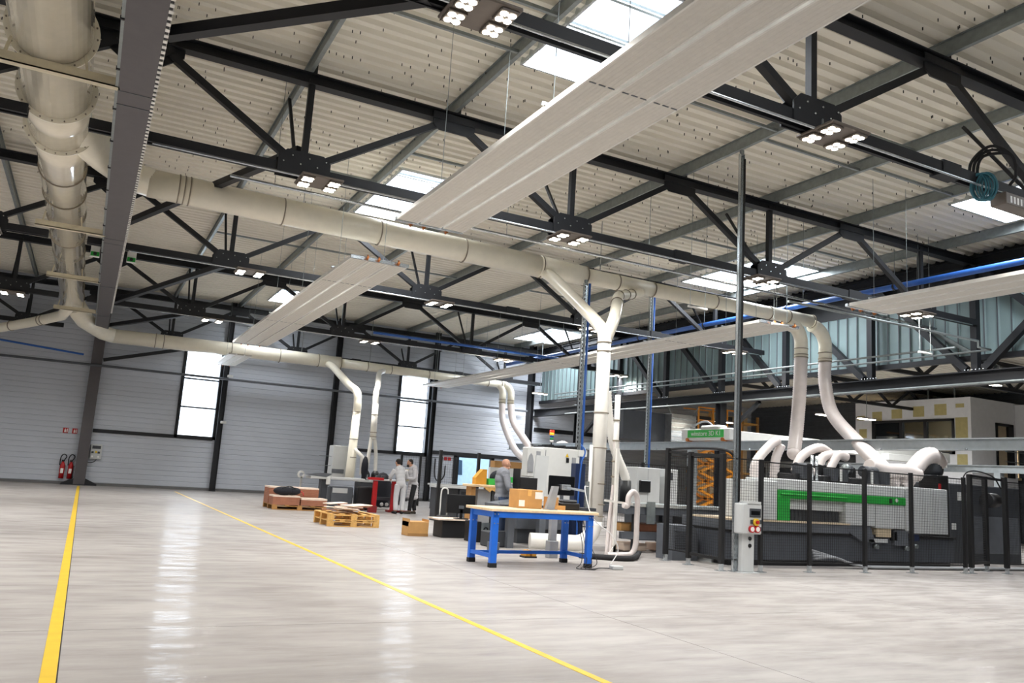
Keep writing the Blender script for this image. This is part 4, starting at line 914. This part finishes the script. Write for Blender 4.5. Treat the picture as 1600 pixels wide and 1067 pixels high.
for k in range(3): MB().box(9.55, 10.45, .08, .1, .3 + k * .22, .42 + k * .22).build('drawer', 'dark_grey', ct)
tr = thing('hand_trolley', 'white looped handle of a trolley in front of the grey counter', 'trolley', (8.7, 20.5, 0))
MB().tube(spline([(-.1, 0, .25), (-.1, 0, .8), (-.06, 0, .95), (.06, 0, .95), (.1, 0, .8), (.1, 0, .25)], 6), .02, 8).build('handle', 'machine_white', tr); MB().box(-.14, .14, -.15, .15, .1, .25, .02).build('deck', 'black', tr)
for s in (-1, 1): MB().tube([(s * .15, 0, .08), (s * .11, 0, .08)], .08, 14).build('wheel', 'rubber', tr)

# ================================================================== PALLETS
def pallet(parent, x0, y0, w, d, z0, mt='pallet_wood'):
    for j in range(3):
        y = y0 + (d - .1) * j / 2; MB().box(x0, x0 + w, y, y + .1, z0, z0 + .022).build('bottom_board', mt, parent); MB().box(x0, x0 + w, y, y + .1, z0 + .1, z0 + .122).build('stringer_board', mt, parent)
        for i in range(3):
            x = x0 + (w - .145) * i / 2; MB().box(x, x + .145, y, y + .1, z0 + .022, z0 + .1).build('block', mt, parent)
    for i in range(5):
        x = x0 + (w - .12) * i / 4; MB().box(x, x + .12, y0, y0 + d, z0 + .122, z0 + .144).build('deck_board', mt, parent)
pl = thing('pallet', 'lower wooden pallet of the front two-pallet stack', 'pallet', (5.12, 18.72, 0)); pallet(pl, 0, 0, 1.22, 1.3, 0)
pl = thing('pallet', 'upper wooden pallet of the front stack, carrying offcut boards', 'pallet', (5.12, 18.72, .146)); pallet(pl, 0, 0, 1.22, 1.3, 0)
random.seed(3)
oc = ['pale', 'reddish', 'long pale', 'small pale', 'brown-edged', 'thin pale', 'short brown', 'wide pale', 'narrow pale', 'topmost pale']
for k in range(10):
    w, d = random.uniform(.35, .8), random.uniform(.15, .4); o = MB().box(-w / 2, w / 2, -d / 2, d / 2, 0, .018).build('offcut_board', 'board_edge' if k % 3 != 1 else 'board_brown')
    o.location = (5.7 + random.uniform(-.25, .3), 19.25 + random.uniform(-.3, .4), .292 + k * .021); o.rotation_euler = (random.uniform(-.03, .03), random.uniform(-.05, .05), random.uniform(-.9, .9))
    tag(o, '%s offcut board in the loose pile on the front pallet stack' % oc[k], 'board', 'loose offcut boards on the front pallet')
pl = thing('pallet', 'wooden pallet at the back left, carrying stacks of brown boards', 'pallet', (5.05, 24.6, 0)); pallet(pl, 0, 0, 1.6, 1.4, 0, 'pallet_dark')
for x0, x1, y0, y1, z, lab in ((.0, .78, .0, .6, .27, 'stack of brown boards front left on the rear pallet'), (.82, 1.6, .0, .6, .22, 'stack of brown boards front right on the rear pallet'), (.0, 1.5, .7, 1.4, .5, 'taller stack of brown boards at the back of the rear pallet')):
    s = thing('board_stack', lab, 'board stack', (5.05, 24.6, .146)); n = int(z / .045)
    for k in range(n): MB().box(x0, x1, y0, y1, k * z / n, (k + .9) * z / n).build('board', 'board_brown' if k < n - 1 else 'board_edge', s)
bg_ = thing('duffel_bag', 'black duffel bag lying on the brown boards', 'bag', (5.5, 24.85, .42)); MB().ball((-.1, 0, .12), .32, .22, .13, 18, 10).ball((.14, .02, .12), .26, .2, .12, 18, 10).build('body', 'bag_cloth', bg_); MB().tube(spline([(-.2, -.16, .2), (0, -.18, .26), (.2, -.16, .2)], 6), .015, 6).build('handle', 'black', bg_); MB().tube(spline([(.28, 0, .15), (.42, -.1, .1), (.45, -.15, .0)], 6), .015, 6).build('strap', 'red', bg_)

# ================================================================== PANEL SAW AREA (by the two men)
sw = thing('panel_saw', 'grey sliding table saw with light cabinet under the cream standpipe', 'machine', (0, 26.3, 0))
MB().box(6.5, 8.3, 0, .7, .92, 1.0, .01).build('table', 'machine_grey', sw); MB().prism([(6.3, 1.05), (7.0, .98), (7.2, 1.1), (6.9, 1.12)], .0, .5).build('sliding_arm', 'mid_grey', sw)
MB().box(6.9, 7.1, .1, .5, .1, .95, .02).build('leg', 'dark_grey', sw); MB().box(7.25, 8.0, .2, .9, .05, .7, .03).build('base', 'mid_grey', sw); MB().box(7.3, 7.8, .19, .2, .5, .66, .01).build('access_panel', 'machine_grey', sw)
MB().box(8.05, 8.95, 3.3, 3.9, .9, 2.1, .02).build('cabinet', 'machine_grey', sw); MB().box(8.05, 8.5, 3.29, 3.3, 1.1, 1.25).build('cabinet_label', 'mid_grey', sw); MB().box(7.0, 7.14, -.05, 0, .75, 1.0, .03).build('hand_wheel_plate', 'machine_white', sw)
for z in (1.35, 1.7): MB().bar((7.6, 3.5, z), (8.05, 3.5, z), .02).build('rod', 'galv', sw)
tag(MB().box(8.0, 8.65, 26.0, 26.4, .0, .75, .04).build('waste_sack', 'black'), 'black waste container under the saw table', 'bin')
tag(MB().ball((9.2, 27.2, .65), .35, .3, .6).build('dust_sack', 'bag_cloth'), 'black dust sack behind the red bench leg', 'bag')
tag(MB().ball((9.0, 28.7, 1.35), .13, .12, .42).build('dust_sack', 'bag_cloth'), 'black hanging dust bag between the cream and white pipes', 'bag')
t = thing('scale_stand', 'thin white stand with a round head left of the saw', 'stand', (6.35, 27.0, 0)); MB().bar((0, 0, 0), (.02, 0, .95), .05).build('pole', 'machine_white', t); MB().ring((.0, 0, 1.02), (0, 1, 0), .06, .12, .05).build('head', 'machine_white', t)
rb = thing('work_bench', 'bench with red steel legs at which the two men stand', 'bench', (0, 25.5, 0)); MB().box(8.3, 9.75, 0, .7, .98, 1.03, .01).build('top', 'machine_grey', rb); MB().box(8.15, 8.65, -.05, .1, 1.0, 1.08).build('red_beam', 'red', rb)
for x, w in ((8.35, .14), (8.98, .13)): MB().box(x, x + w, .02, .14, .05, 1.0, .01).build('leg', 'red', rb)
MB().box(8.9, 9.75, .0, .3, 0, .07, .01).build('foot_bar', 'red_dark', rb); MB().box(8.6, 9.7, .5, .6, .35, .45).build('shelf_beam', 'dark_grey', rb)
for x in (8.7, 9.2): MB().box(x, x + .12, .3, .42, 1.03, 1.16, .02).build('clamp', 'dark_grey', rb)
for k in range(5): MB().ball((8.85 + k * .17, .55, .22), .06).build('clamp_knob', 'machine_white', rb)
mo_ = thing('moulder', 'dark grey machine with two black motors under the white forked pipe', 'machine', (9.33, 29, 0)); MB().box(-.45, .75, -.3, .4, 0, .85, .03).build('base', 'dark_grey', mo_); MB().box(-.5, .85, -.35, .45, .85, .93, .01).build('table', 'machine_grey', mo_)
for s in (-.18, .18):
    MB().tube([(s, 0, .93), (s, 0, 1.15), (s, 0, 1.27)], [.15, .15, .09], 16).build('motor', 'black', mo_); MB().box(s - .04, s + .04, -.2, -.12, .98, 1.12, .01).build('motor_box', 'galv', mo_)
tag(MB().box(9.42, 9.72, 26.0, 26.18, 1.03, 1.4, .01).build('yellow_carton', 'yellow_pad'), 'pale yellow carton on the bench left of the man in coveralls', 'box')
tag(MB().box(8.1, 8.35, 25.0, 25.2, 0, .2).build('wood_block', 'red_dark'), 'small dark red block on the floor in front of the bench', 'block')
cn = thing('counter', 'dark low counter with long worktop right of the man in the lab coat', 'counter', (0, 27.5, 0)); MB().box(11.3, 13.6, 0, .8, .9, .96).build('top', 'machine_grey', cn); MB().box(11.4, 13.5, .15, .7, .05, .9).build('cabinet', 'dark_grey', cn)
for k in range(2): MB().box(11.45 + k * 1.02, 12.4 + k * 1.02, .13, .15, .1, .86, .01).build('door', 'black', cn)

# ================================================================== FAR WALL DETAILS
for x, lab in ((-.66, 'left one of two red fire extinguishers on the far wall'), (-.38, 'right one of two red fire extinguishers beside the far column')):
    e = thing('fire_extinguisher', lab, 'extinguisher', (x, YW - .12, .22), 0, 'fire extinguishers on the far wall')
    MB().tube([(0, 0, 0), (0, 0, .5), (0, 0, .58), (0, 0, .64)], [.09, .09, .06, .03], 16).build('bottle', 'red', e); MB().box(-.05, .05, -.02, .02, .64, .7).build('valve', 'black', e)
    MB().tube(spline([(.03, -.02, .68), (.1, -.04, .84), (.0, -.05, .92), (-.09, -.05, .8), (-.1, -.06, .5)], 6), .018, 8).build('hose', 'rubber', e); MB().box(-.05, .05, -.096, -.09, .2, .38).build('label', 'paper', e)
for x, lab in ((-.74, 'left red extinguisher sign on the far wall'), (-.42, 'right red extinguisher sign on the far wall')):
    s = thing('safety_sign', lab, 'sign', (x, YW - .03, 1.95)); MB().box(-.09, .09, -.01, 0, 0, .2).build('plate', 'red', s); MB().box(-.04, .02, -.013, -.01, .03, .13).box(-.02, .0, -.013, -.01, .13, .17).build('bottle_mark', 'paper', s); MB().box(.04, .07, -.013, -.01, .03, .17).build('flame_mark', 'paper', s)
e = thing('electrical_box', 'grey wall socket box with display right of the dark left column', 'electrical box', (.42, YW - .16, 1.02)); MB().box(-.2, .2, 0, .14, 0, .58, .01).build('body', 'machine_grey', e); MB().box(-.15, .15, -.006, 0, .4, .52).build('display', 'dark_grey', e); MB().box(-.03, .04, -.02, 0, .24, .32).build('switch', 'yellow', e)
for x in (-.12, .1): MB().box(x - .04, x + .04, -.02, 0, .22, .3).build('socket', 'dark_grey', e); MB().tube([(x, -.02, .1), (x, 0, .1)], .04, 12).build('power_socket', 'paper', e)
MB().tube(spline([(.05, -.02, .0), (-.05, -.05, -.12), (-.25, -.05, -.14), (-.35, -.04, -.05)], 6), .015, 6).build('cable', 'rubber', e)
tag(MB().tube(spline([(14.75, YW - .1, 2.0), (14.78, YW - .1, 1.2), (15.0, YW - .1, .95), (15.25, YW - .1, 1.2), (15.28, YW - .1, 1.7)], 8), .03, 8).build('wall_hose', 'rubber'), 'black hose loop hanging on the wall left of the bright doorway', 'hose')
for x, lab in ((15.5, 'left small red sign beside the bright doorway'), (15.3, 'right small red sign beside the bright doorway')): tag(MB().box(x - .08, x + .08, YW - .04, YW - .03, 1.95, 2.1).build('safety_sign', 'red'), lab, 'sign')
for x, z, lab in ((4.95, 2.8, 'small white wall lamp on the column right of the left window'), (5.0, 4.75, 'small white emergency lamp above the far pipe')): tag(MB().box(x - .06, x + .16, YW - .42, YW - .3, z, z + .1, .01).build('emergency_light', 'machine_white'), lab, 'wall light')
for x, y, lab in ((-.38, 21.2, 'green emergency exit lamp left of the overhead beam'), (.4, 21.2, 'green emergency exit lamp right of the overhead beam')):
    s = thing('exit_sign', lab, 'exit sign', (x, y, 5.95)); MB().box(-.1, .1, -.05, .05, -.1, .25, .01).build('box', 'machine_white', s); MB().box(-.09, .09, -.06, -.05, -.08, .02).build('green_face', 'green', s); MB().tube([(0, -.08, -.03), (0, -.06, -.03)], .04, 10).build('lamp_head', 'black', s)
# van outside the doorway
v = thing('van', 'pale blue white van parked outside the bright doorway', 'van', (16.4, 39.5, 0))
MB().prism([(-2.2, .35), (3.2, .35), (3.2, 2.3), (.5, 2.3), (-.4, 1.75), (-1.9, 1.3), (-2.2, .9)], -.0, 1.9).build('body', 'van_paint', v)
MB().prism([(.3, 1.3), (1.25, 1.3), (1.2, 2.05), (.75, 2.1)], -.03, 0).build('side_window', 'van_glass', v); MB().box(.5, .8, -.2, -.03, 1.2, 1.38, .03).build('mirror', 'van_glass', v)
for x in (-1.3, 2.2): MB().tube([(x, -.05, .36), (x, .2, .36)], .36, 22).build('wheel', 'rubber', v)

# ================================================================== GANTRY, OFFICE, FAR RIGHT
r1 = thing('gantry_rail', 'long silver gantry rail in front of the office windows', 'rail', (18, 0, 2.78)); MB().ibeam((0, 3, 0), (0, 35, 0), .2, .28, .03).build('beam', 'rail_grey', r1)
for y in (8, 21.6, 33): MB().box(-.12, .12, y - .12, y + .12, -2.78, -.14).build('post', 'rail_grey', r1)
for k in range(12): MB().tube([(-.1, 5 + k * 2.3, -.12), (-.14, 5 + k * 2.3, -.12)], .025, 8).build('bolt', 'galv_bright', r1)
r2 = thing('gantry_rail', 'lower silver gantry rail farther right in front of the office', 'rail', (29.8, 0, 2.78)); MB().ibeam((0, 3, 0), (0, 35, 0), .2, .28, .03).build('beam', 'rail_grey', r2)
for y in (18.6, 30): MB().box(-.12, .12, y - .12, y + .12, -2.78, -.14).build('post', 'rail_grey', r2)
gn = thing('gantry_bridge', 'white gantry crane bridge with green name plate riding on the silver rails', 'gantry crane', (0, 20.6, 0))
MB().box(18.0, 30.1, .1, .6, 2.98, 3.36, .02).build('bridge_beam', 'machine_white', gn)
MB().box(17.75, 18.05, -1.05, 1.3, 2.94, 3.32, .03).build('end_carriage', 'machine_white', gn)
pt = MB().box(17.735, 17.75, -.78, .95, 3.03, 3.27).build('name_plate', 'green_box', gn)
MB().box(17.7, 18.1, -.6, .3, 3.3, 3.42, .05).build('cable_cover', 'machine_white', gn)
for y in (-.75, .95): MB().tube([(17.7, y, 2.96), (18.1, y, 2.96)], .06, 12).build('wheel', 'copper', gn)
MB().tube(spline([(17.8, -.2, 3.42), (17.8, .1, 3.55), (17.8, .5, 3.5), (17.8, .8, 3.35)], 6), .03, 8).build('cable', 'hose_grey', gn)
MB().box(26.0, 28.6, -.3, .0, 2.85, 3.1, .02).build('trolley', 'machine_white', gn); MB().box(28.6, 29.2, -.4, .1, 2.75, 3.05, .02).build('drive_box', 'machine_white', gn); MB().tube([(28.9, -.44, 2.92), (28.9, -.4, 2.92)], .07, 14).build('drive_fan', 'black', gn)
def text(body, size, loc, rot, mt, parent, name):
    cu = bpy.data.curves.new(name, 'FONT'); cu.body = body; cu.size = size; cu.align_x = 'CENTER'; cu.align_y = 'CENTER'; cu.extrude = .002
    tmp = bpy.data.objects.new('tmp', cu); COL.objects.link(tmp); dg = bpy.context.evaluated_depsgraph_get(); me = bpy.data.meshes.new_from_object(tmp.evaluated_get(dg)); bpy.data.objects.remove(tmp)
    me.materials.clear(); me.materials.append(M[mt]); o = link(name, me, parent); o.location = loc; o.rotation_euler = rot; return o
text('winstore 3D K1', .22, (17.73, .05, 3.15), (math.pi / 2, 0, -math.pi / 2), 'machine_white', pt, 'lettering')
of = thing('office_room', 'white plastered office box with black windows and beige patches behind the rails', 'office', (31, 20.4, 0))
w_ = MB()
for y0, y1, z0, z1 in ((0, .75, 0, 5.62), (4.55, 5.5, 0, 5.62), (.75, 4.55, 0, 3.45), (.75, 4.55, 4.8, 5.62)): w_.box(0, .12, y0, y1, z0, z1)
w_.box(.12, 1.6, 0, .12, 0, 5.62).box(2.65, 2.95, 0, .12, 0, 5.62).box(1.6, 2.65, 0, .12, 4.72, 5.62).box(1.6, 2.65, 0, .12, 0, 2.6).box(2.9, 3.4, -2, .12, 4.2, 5.62)
w_.build('wall', 'white_wall', of); MB().box(0, 3.4, 0, 5.5, 5.62, 5.68).build('roof', 'white_wall', of); MB().box(.12, 3.4, .12, 5.4, 2.55, 2.65).build('floor_slab', 'beige_inside', of); MB().box(3.2, 3.3, .12, 5.4, 2.65, 5.6).build('inner_wall', 'beige_inside', of)
fr_ = MB().box(-.05, .1, .7, 4.6, 3.4, 3.5).box(-.05, .1, .7, 4.6, 4.74, 4.84).box(-.05, .1, .7, .8, 3.4, 4.84).box(-.05, .1, 4.5, 4.6, 3.4, 4.84).box(-.05, .1, 1.92, 2.06, 3.5, 4.74).box(-.05, .1, 3.06, 3.2, 3.5, 4.74).build('window_frame', 'black', of)
for y0, y1 in ((.8, 1.92), (2.06, 3.06), (3.2, 4.5)): MB().box(.02, .03, y0, y1, 3.5, 4.74).build('pane', 'office_glass', fr_)
MB().box(1.2, 1.8, 1.0, 2.4, 5.3, 5.36).build('office_lamp', 'led', of)
dr = MB().box(1.55, 1.65, -.05, .1, 2.6, 4.75).box(2.35, 2.7, -.05, .1, 2.6, 4.75).box(1.55, 2.7, -.05, .1, 4.68, 4.78).build('door_frame', 'black', of); MB().box(1.65, 2.35, .05, .08, 2.6, 4.68).build('door_leaf', 'beige_inside', dr)
for y, z, hy, hz in ((5.2, 5.0, .2, .1), (4.35, 5.05, .25, .2), (3.35, 5.12, .26, .2), (2.3, 5.18, .26, .22), (1.3, 5.22, .27, .23), (.45, 5.35, .18, .08), (.4, 4.45, .26, .42), (5.1, 4.3, .2, .2), (.4, 3.1, .22, .3)): MB().box(-.006, 0, y - hy, y + hy, z - hz, z + hz).build('filler_patch', 'yellow_pad', of)
for y in (1.0, 2.2): MB().bar((.5, y, 5.68), (.5, y, 6.2), .05).build('hanger', 'galv', of)
rl = MB().bar((1.2, -.6, 3.6), (2.9, -.6, 3.6), .04).bar((1.2, -.6, 3.2), (2.9, -.6, 3.2), .03).build('guard_rail', 'galv', of)
area('lamp_light', (32.2, 22.1, 5.2), 1.2, .6, 60, (1, .97, .9))
sd = thing('ventilation_duct', 'large silver ribbed ventilation duct hanging behind the white standpipe', 'duct', (20.7, 26, 3.6)); MB().prism([(-.6, -.5), (.55, -.5), (.62, .6), (-.6, .6)], -.6, .6).build('body', 'silver', sd)
for k in range(6): MB().box(-.62, .64, -.63, -.6, -.45 + k * .17, -.4 + k * .17).build('rib', 'galv_bright', sd)
for x in (-.6, .6): MB().bar((x * .9, -.5, .6), (x * 1.3, -.5, .95), .05).build('strap', 'galv', sd)
MB().box(-2.6, -.6, -.2, 1.2, -.5, .6).build('side_box', 'dark_grey', sd)
sl_ = thing('scissor_lift', 'orange scissor lift standing behind the gantry bridge', 'lift', (24.4, 28, 0))
for k in range(4):
    z = .6 + k * .75
    for s in (-1, 1):
        for y in (-.4, .4): MB().bar((-s * 1.0, y, z), (s * 1.0, y, z + .75), .09, .1).build('scissor_arm', 'orange', sl_)
MB().box(-1.2, 1.2, -.5, .5, .2, .6, .03).build('chassis', 'orange', sl_); MB().box(-1.25, 1.25, -.55, .55, 3.6, 3.75).build('platform', 'orange', sl_)
for x in (-1.2, -.4, .4, 1.2): MB().bar((x, -.5, 3.75), (x, -.5, 4.85), .06).build('rail_post', 'orange', sl_)
for z in (4.3, 4.85): MB().bar((-1.2, -.5, z), (1.2, -.5, z), .05).bar((-1.2, .5, z), (1.2, .5, z), .05).build('guard_rail', 'orange', sl_)
MB().box(-1.0, -.3, -.3, .3, 3.75, 4.5, .03).box(.5, .9, -.3, .3, 4.2, 4.6).build('load', 'black', sl_)
for x in (-.9, .9):
    for y in (-.45, .45): MB().tube([(x, y - .08, .2), (x, y + .08, .2)], .2, 16).build('wheel', 'rubber', sl_)
rk = thing('storage_rack', 'timber shelving with boards at the back right under the girder', 'rack', (26.0, 30, 0))
for x in (0, 1, 2, 3): MB().box(x, x + .1, 0, .1, 0, 5.0).build('upright', 'pallet_dark', rk)
for z in (1.0, 2.2, 3.4, 4.6): MB().box(0, 3.1, 0, .8, z, z + .08).build('shelf', 'pallet_wood', rk)
MB().box(0, 3.1, .8, .85, 0, 5.0).build('back_panel', 'beige_inside', rk)

# cable coil and projector-like box on the nearest truss
co = thing('cable_coil', 'coil of blue-green cable hanging from the nearest truss at right', 'cable coil', (10.9, 6.88, 5.9), -1.0)
for k in range(9):
    pts = [((.17 - .1 * abs(k - 4) / 5) * math.cos(a) + (k - 4) * .016, (k % 3) * .02, .2 * math.sin(a)) for a in [2 * math.pi * i / 24 for i in range(25)]]; MB().tube(pts, .014, 6, False).build('cable_turn', 'coil', co)
co = thing('cable_loop', 'thick black cable loops above the blue-green coil', 'cable', (11.12, 6.9, 6.05), -.9)
for k in range(3): MB().tube(spline([(-.28 + .04 * k, 0, -.05), (-.25 + .05 * k, 0, .3), (0, .03 * k, .52 - .05 * k), (.26, 0, .35), (.3, 0, .05), (.22, 0, -.1)], 8), .022, 8).build('cable', 'rubber', co)
pb = thing('perforated_box', 'dark perforated metal box hanging at the right edge under the nearest truss', 'box', (11.75, 6.9, 5.78)); MB().box(-.5, .7, -.12, .12, -.08, .1, .01).build('body', 'lamp_body', pb)
for k in range(12): MB().box(-.4 + k * .08, -.36 + k * .08, -.124, -.12, -.05, .05).build('slot', 'panel_edge', pb)
for i, (x, y, z, lab) in enumerate(((10.95, 13.1, 5.1, 'small white reflector hanging left of the tall slotted post'), (13.4, 13.2, 5.1, 'small white reflector hanging below the third lamp of the second truss'), (17.9, 12.9, 5.0, 'small white reflector hanging under the right lamp of the second truss'))):
    t = thing('hanging_rail', lab, 'rail', (x, y, z)); MB().tube([(-.25, 0, 0), (.25, 0, 0)], .025, 8).build('bar', 'panel_edge', t)
    for s in (-.2, .2): MB().bar((s, 0, 0), (s, 0, 8.04 - z), .008).build('wire', 'galv', t)

# ================================================================== PEOPLE
def limb(mb, pts, rad, n=12): mb.tube(spline(pts, 5) if len(pts) > 2 else pts, [rad[0] + (rad[-1] - rad[0]) * i / (5 * (len(pts) - 1)) for i in range(5 * (len(pts) - 1) + 1)] if len(pts) > 2 else rad, n)
def fused(mb, name, mt, parent, voxel, smooth=4):
    o = mb.build(name, mt, parent); r = o.modifiers.new('fuse', 'REMESH'); r.mode = 'VOXEL'; r.voxel_size = voxel; r.use_smooth_shade = True
    s = o.modifiers.new('soften', 'SMOOTH'); s.iterations = smooth; s.factor = .5; return o
def hand(mb, w, dirv, palm_n):
    """palm with five unequal curled fingers; w wrist, dirv pointing along the hand, palm_n palm normal"""
    w = Vector(w); d = Vector(dirv).normalized(); nrm = Vector(palm_n).normalized(); s = d.cross(nrm).normalized()
    for k in range(4):
        o = (k - 1.5) * .02; mb.tube([w - d * .01, w + d * .04 + s * o * .7, w + d * .085 + s * o], [.02, .016, .013], 8)
        L_ = (.06, .075, .08, .07)[k]; b0 = w + d * .085 + s * o
        mb.tube([b0, b0 + d * L_ * .5 + nrm * .008, b0 + d * L_ * .8 + nrm * .03, b0 + d * L_ * .85 + nrm * .05], [.0105, .0095, .009, .008], 8)
    b0 = w + d * .025 + s * .03; mb.tube([b0, b0 + s * .03 + d * .03, b0 + s * .035 + d * .065 + nrm * .015], [.014, .012, .009], 8)
def head(mb, c, face):
    """skull, jaw, nose, ears, brow; c centre, face the facing direction"""
    c = Vector(c); f_ = Vector(face).normalized(); s = f_.cross(Vector((0, 0, 1))).normalized(); u = s.cross(f_)
    mb.ball(c + u * .02, .078, .078, .1, 16, 12); mb.ball(c - f_ * .02 + u * .03, .08, .08, .085, 14, 10); mb.ball(c + f_ * .035 - u * .055, .052, .052, .055, 12, 8)
    mb.tube([c + f_ * .078 + u * .025, c + f_ * .1 - u * .012], [.009, .015], 8); mb.tube([c + f_ * .082 - u * .045 - s * .022, c + f_ * .082 - u * .045 + s * .022], .008, 6)
    for k in (-1, 1): mb.ball(c + s * k * .08 - f_ * .005, .018, .018, .03, 8, 6); mb.ball(c + f_ * .068 + s * k * .03 + u * .03, .014, .014, .01, 8, 6)
def person(label, loc, hip, chest, neckp, headc, face, arms, legs, top, bottom, hair, coat_len=None):
    P_ = thing('person', label, 'person', loc); body = MB(); V = Vector
    hip, chest, neckp, headc = V(hip), V(chest), V(neckp), V(headc); s = V(face).cross(V((0, 0, 1))).normalized(); s.z = 0
    limb(body, [hip, hip.lerp(chest, .5), chest, neckp, headc - V((0, 0, .05))], [.12, .06], 12)
    for a in arms: limb(body, a[:3], [.045, .03]); hand(body, a[2], V(a[2]) - V(a[1]), a[3])
    for l in legs: limb(body, l[:3], [.075, .045])
    head(body, headc, face); fused(body, 'body', 'skin', P_, .0065, 2)
    tp = MB(); sh = chest + V((0, 0, .13))
    for k in range(5):
        t = k / 4; c = hip.lerp(sh, t); rx = (.165, .15, .16, .18, .15)[k]; 
        tp.ball(c, rx, .125, .14, 16, 10)
    limb(tp, [sh - s * .16, sh + s * .16], [.075, .075]); tp.tube([sh, neckp + V((0, 0, .0))], [.09, .062], 14)
    for a in arms: limb(tp, [V(a[0]), V(a[1]), V(a[1]).lerp(V(a[2]), .93)], [.075, .047])
    if coat_len:
        for k in range(6): c = hip - V((0, 0, coat_len * k / 5)); tp.ball(c, .175 + .006 * k, .145, .1, 16, 8)
    if top == bottom:
        for l in legs: limb(tp, [V(l[0]), V(l[1]), V(l[2]) + V((0, 0, .03))], [.1, .07])
    fused(tp, 'top_garment', top, P_, .012, 6)
    if top != bottom:
        tr_ = MB(); tr_.ball(hip, .165, .125, .13, 16, 10)
        for l in legs: limb(tr_, [V(l[0]), V(l[1]), V(l[2]) + V((0, 0, .02))], [.1, .065])
        fused(tr_, 'trousers', bottom, P_, .012, 5)
    for l in legs:
        f2 = V(l[3]).normalized(); a = V(l[2]); sh_ = MB(); sh_.ball((a.x + f2.x * .01, a.y + f2.y * .01, .05), .05, .05, .05); sh_.tube([(a.x - f2.x * .05, a.y - f2.y * .05, .035), (a.x + f2.x * .1, a.y + f2.y * .1, .04), (a.x + f2.x * .2, a.y + f2.y * .2, .03)], [.04, .045, .03], 12); fused(sh_, 'shoe', 'trousers' if bottom != 'trousers' else 'dark_shoe', P_, .008, 3)
    f_ = V(face).normalized(); f_.z *= .5
    if hair == 'short': hb = MB(); hb.ball(headc - f_ * .025 + V((0, 0, .055)), .088, .088, .08, 14, 10); hb.ball(headc - f_ * .055 + V((0, 0, .0)), .065, .065, .08, 12, 8); fused(hb, 'hair', 'hair_dark', P_, .01, 3)
    if hair == 'beard':
        hb = MB(); hb.ball(headc - f_ * .025 + V((0, 0, .055)), .088, .088, .08, 14, 10); hb.ball(headc - f_ * .055, .065, .065, .08, 12, 8); fused(hb, 'hair', 'hair_dark', P_, .01, 3)
        bd = MB(); bd.ball(headc + f_ * .05 - V((0, 0, .075)), .052, .052, .045, 12, 8); fused(bd, 'beard', 'hair_dark', P_, .008, 3)
    return P_
# man in grey coveralls, back to the camera, bending over the bench
person('man in light grey coveralls seen from behind, leaning over the red-legged bench', (9.02, 24.85, 0), (0, 0, .93), (-.03, .1, 1.25), (-.05, .18, 1.47), (-.07, .24, 1.58), (-.3, .9, -.45),
       [[(-.2, .12, 1.36), (-.3, .2, 1.12), (-.2, .46, 1.08), (0, 0, -1)], [(.16, .1, 1.36), (.24, .2, 1.12), (.12, .44, 1.08), (0, 0, -1)]],
       [[(-.1, 0, .9), (-.12, .02, .5), (-.12, -.03, .08), (-.2, 1, 0)], [(.1, 0, .9), (.11, .03, .5), (.1, -.02, .08), (.1, 1, 0)]], 'coverall', 'coverall', 'short')
# bearded man in lab coat
person('bearded man in a grey lab coat and black trousers, looking down at the bench', (9.55, 25.15, 0), (0, 0, .95), (-.05, .0, 1.3), (-.12, 0, 1.5), (-.18, .0, 1.6), (-.9, .05, -.5),
       [[(-.05, -.17, 1.4), (-.08, -.22, 1.13), (-.32, -.12, 1.13), (0, 0, -1)], [(-.05, .17, 1.4), (-.1, .22, 1.14), (-.34, .12, 1.12), (0, 0, -1)]],
       [[(0, -.09, .92), (-.06, -.1, .5), (-.1, -.1, .08), (-1, 0, 0)], [(.02, .09, .92), (.08, .1, .5), (.14, .08, .08), (-1, .1, 0)]], 'labcoat', 'trousers', 'beard', .42)
# man with folded arms behind the table
person('bald man in a grey sweater and jeans with folded arms, behind the blue table', (7.72, 15.2, 0), (0, 0, .95), (0, 0, 1.3), (.03, 0, 1.5), (.06, 0, 1.615), (1, -.25, -.12),
       [[(-.02, -.19, 1.4), (.02, -.27, 1.14), (.22, -.04, 1.2), (0, 1, .3)], [(.0, .19, 1.4), (.05, .25, 1.14), (.26, .02, 1.16), (0, -1, .3)]],
       [[(0, -.09, .92), (.02, -.1, .5), (0, -.1, .08), (1, -.1, 0)], [(0, .09, .92), (.02, .1, .5), (0, .1, .08), (1, .1, 0)]], 'sweater', 'jeans', None)
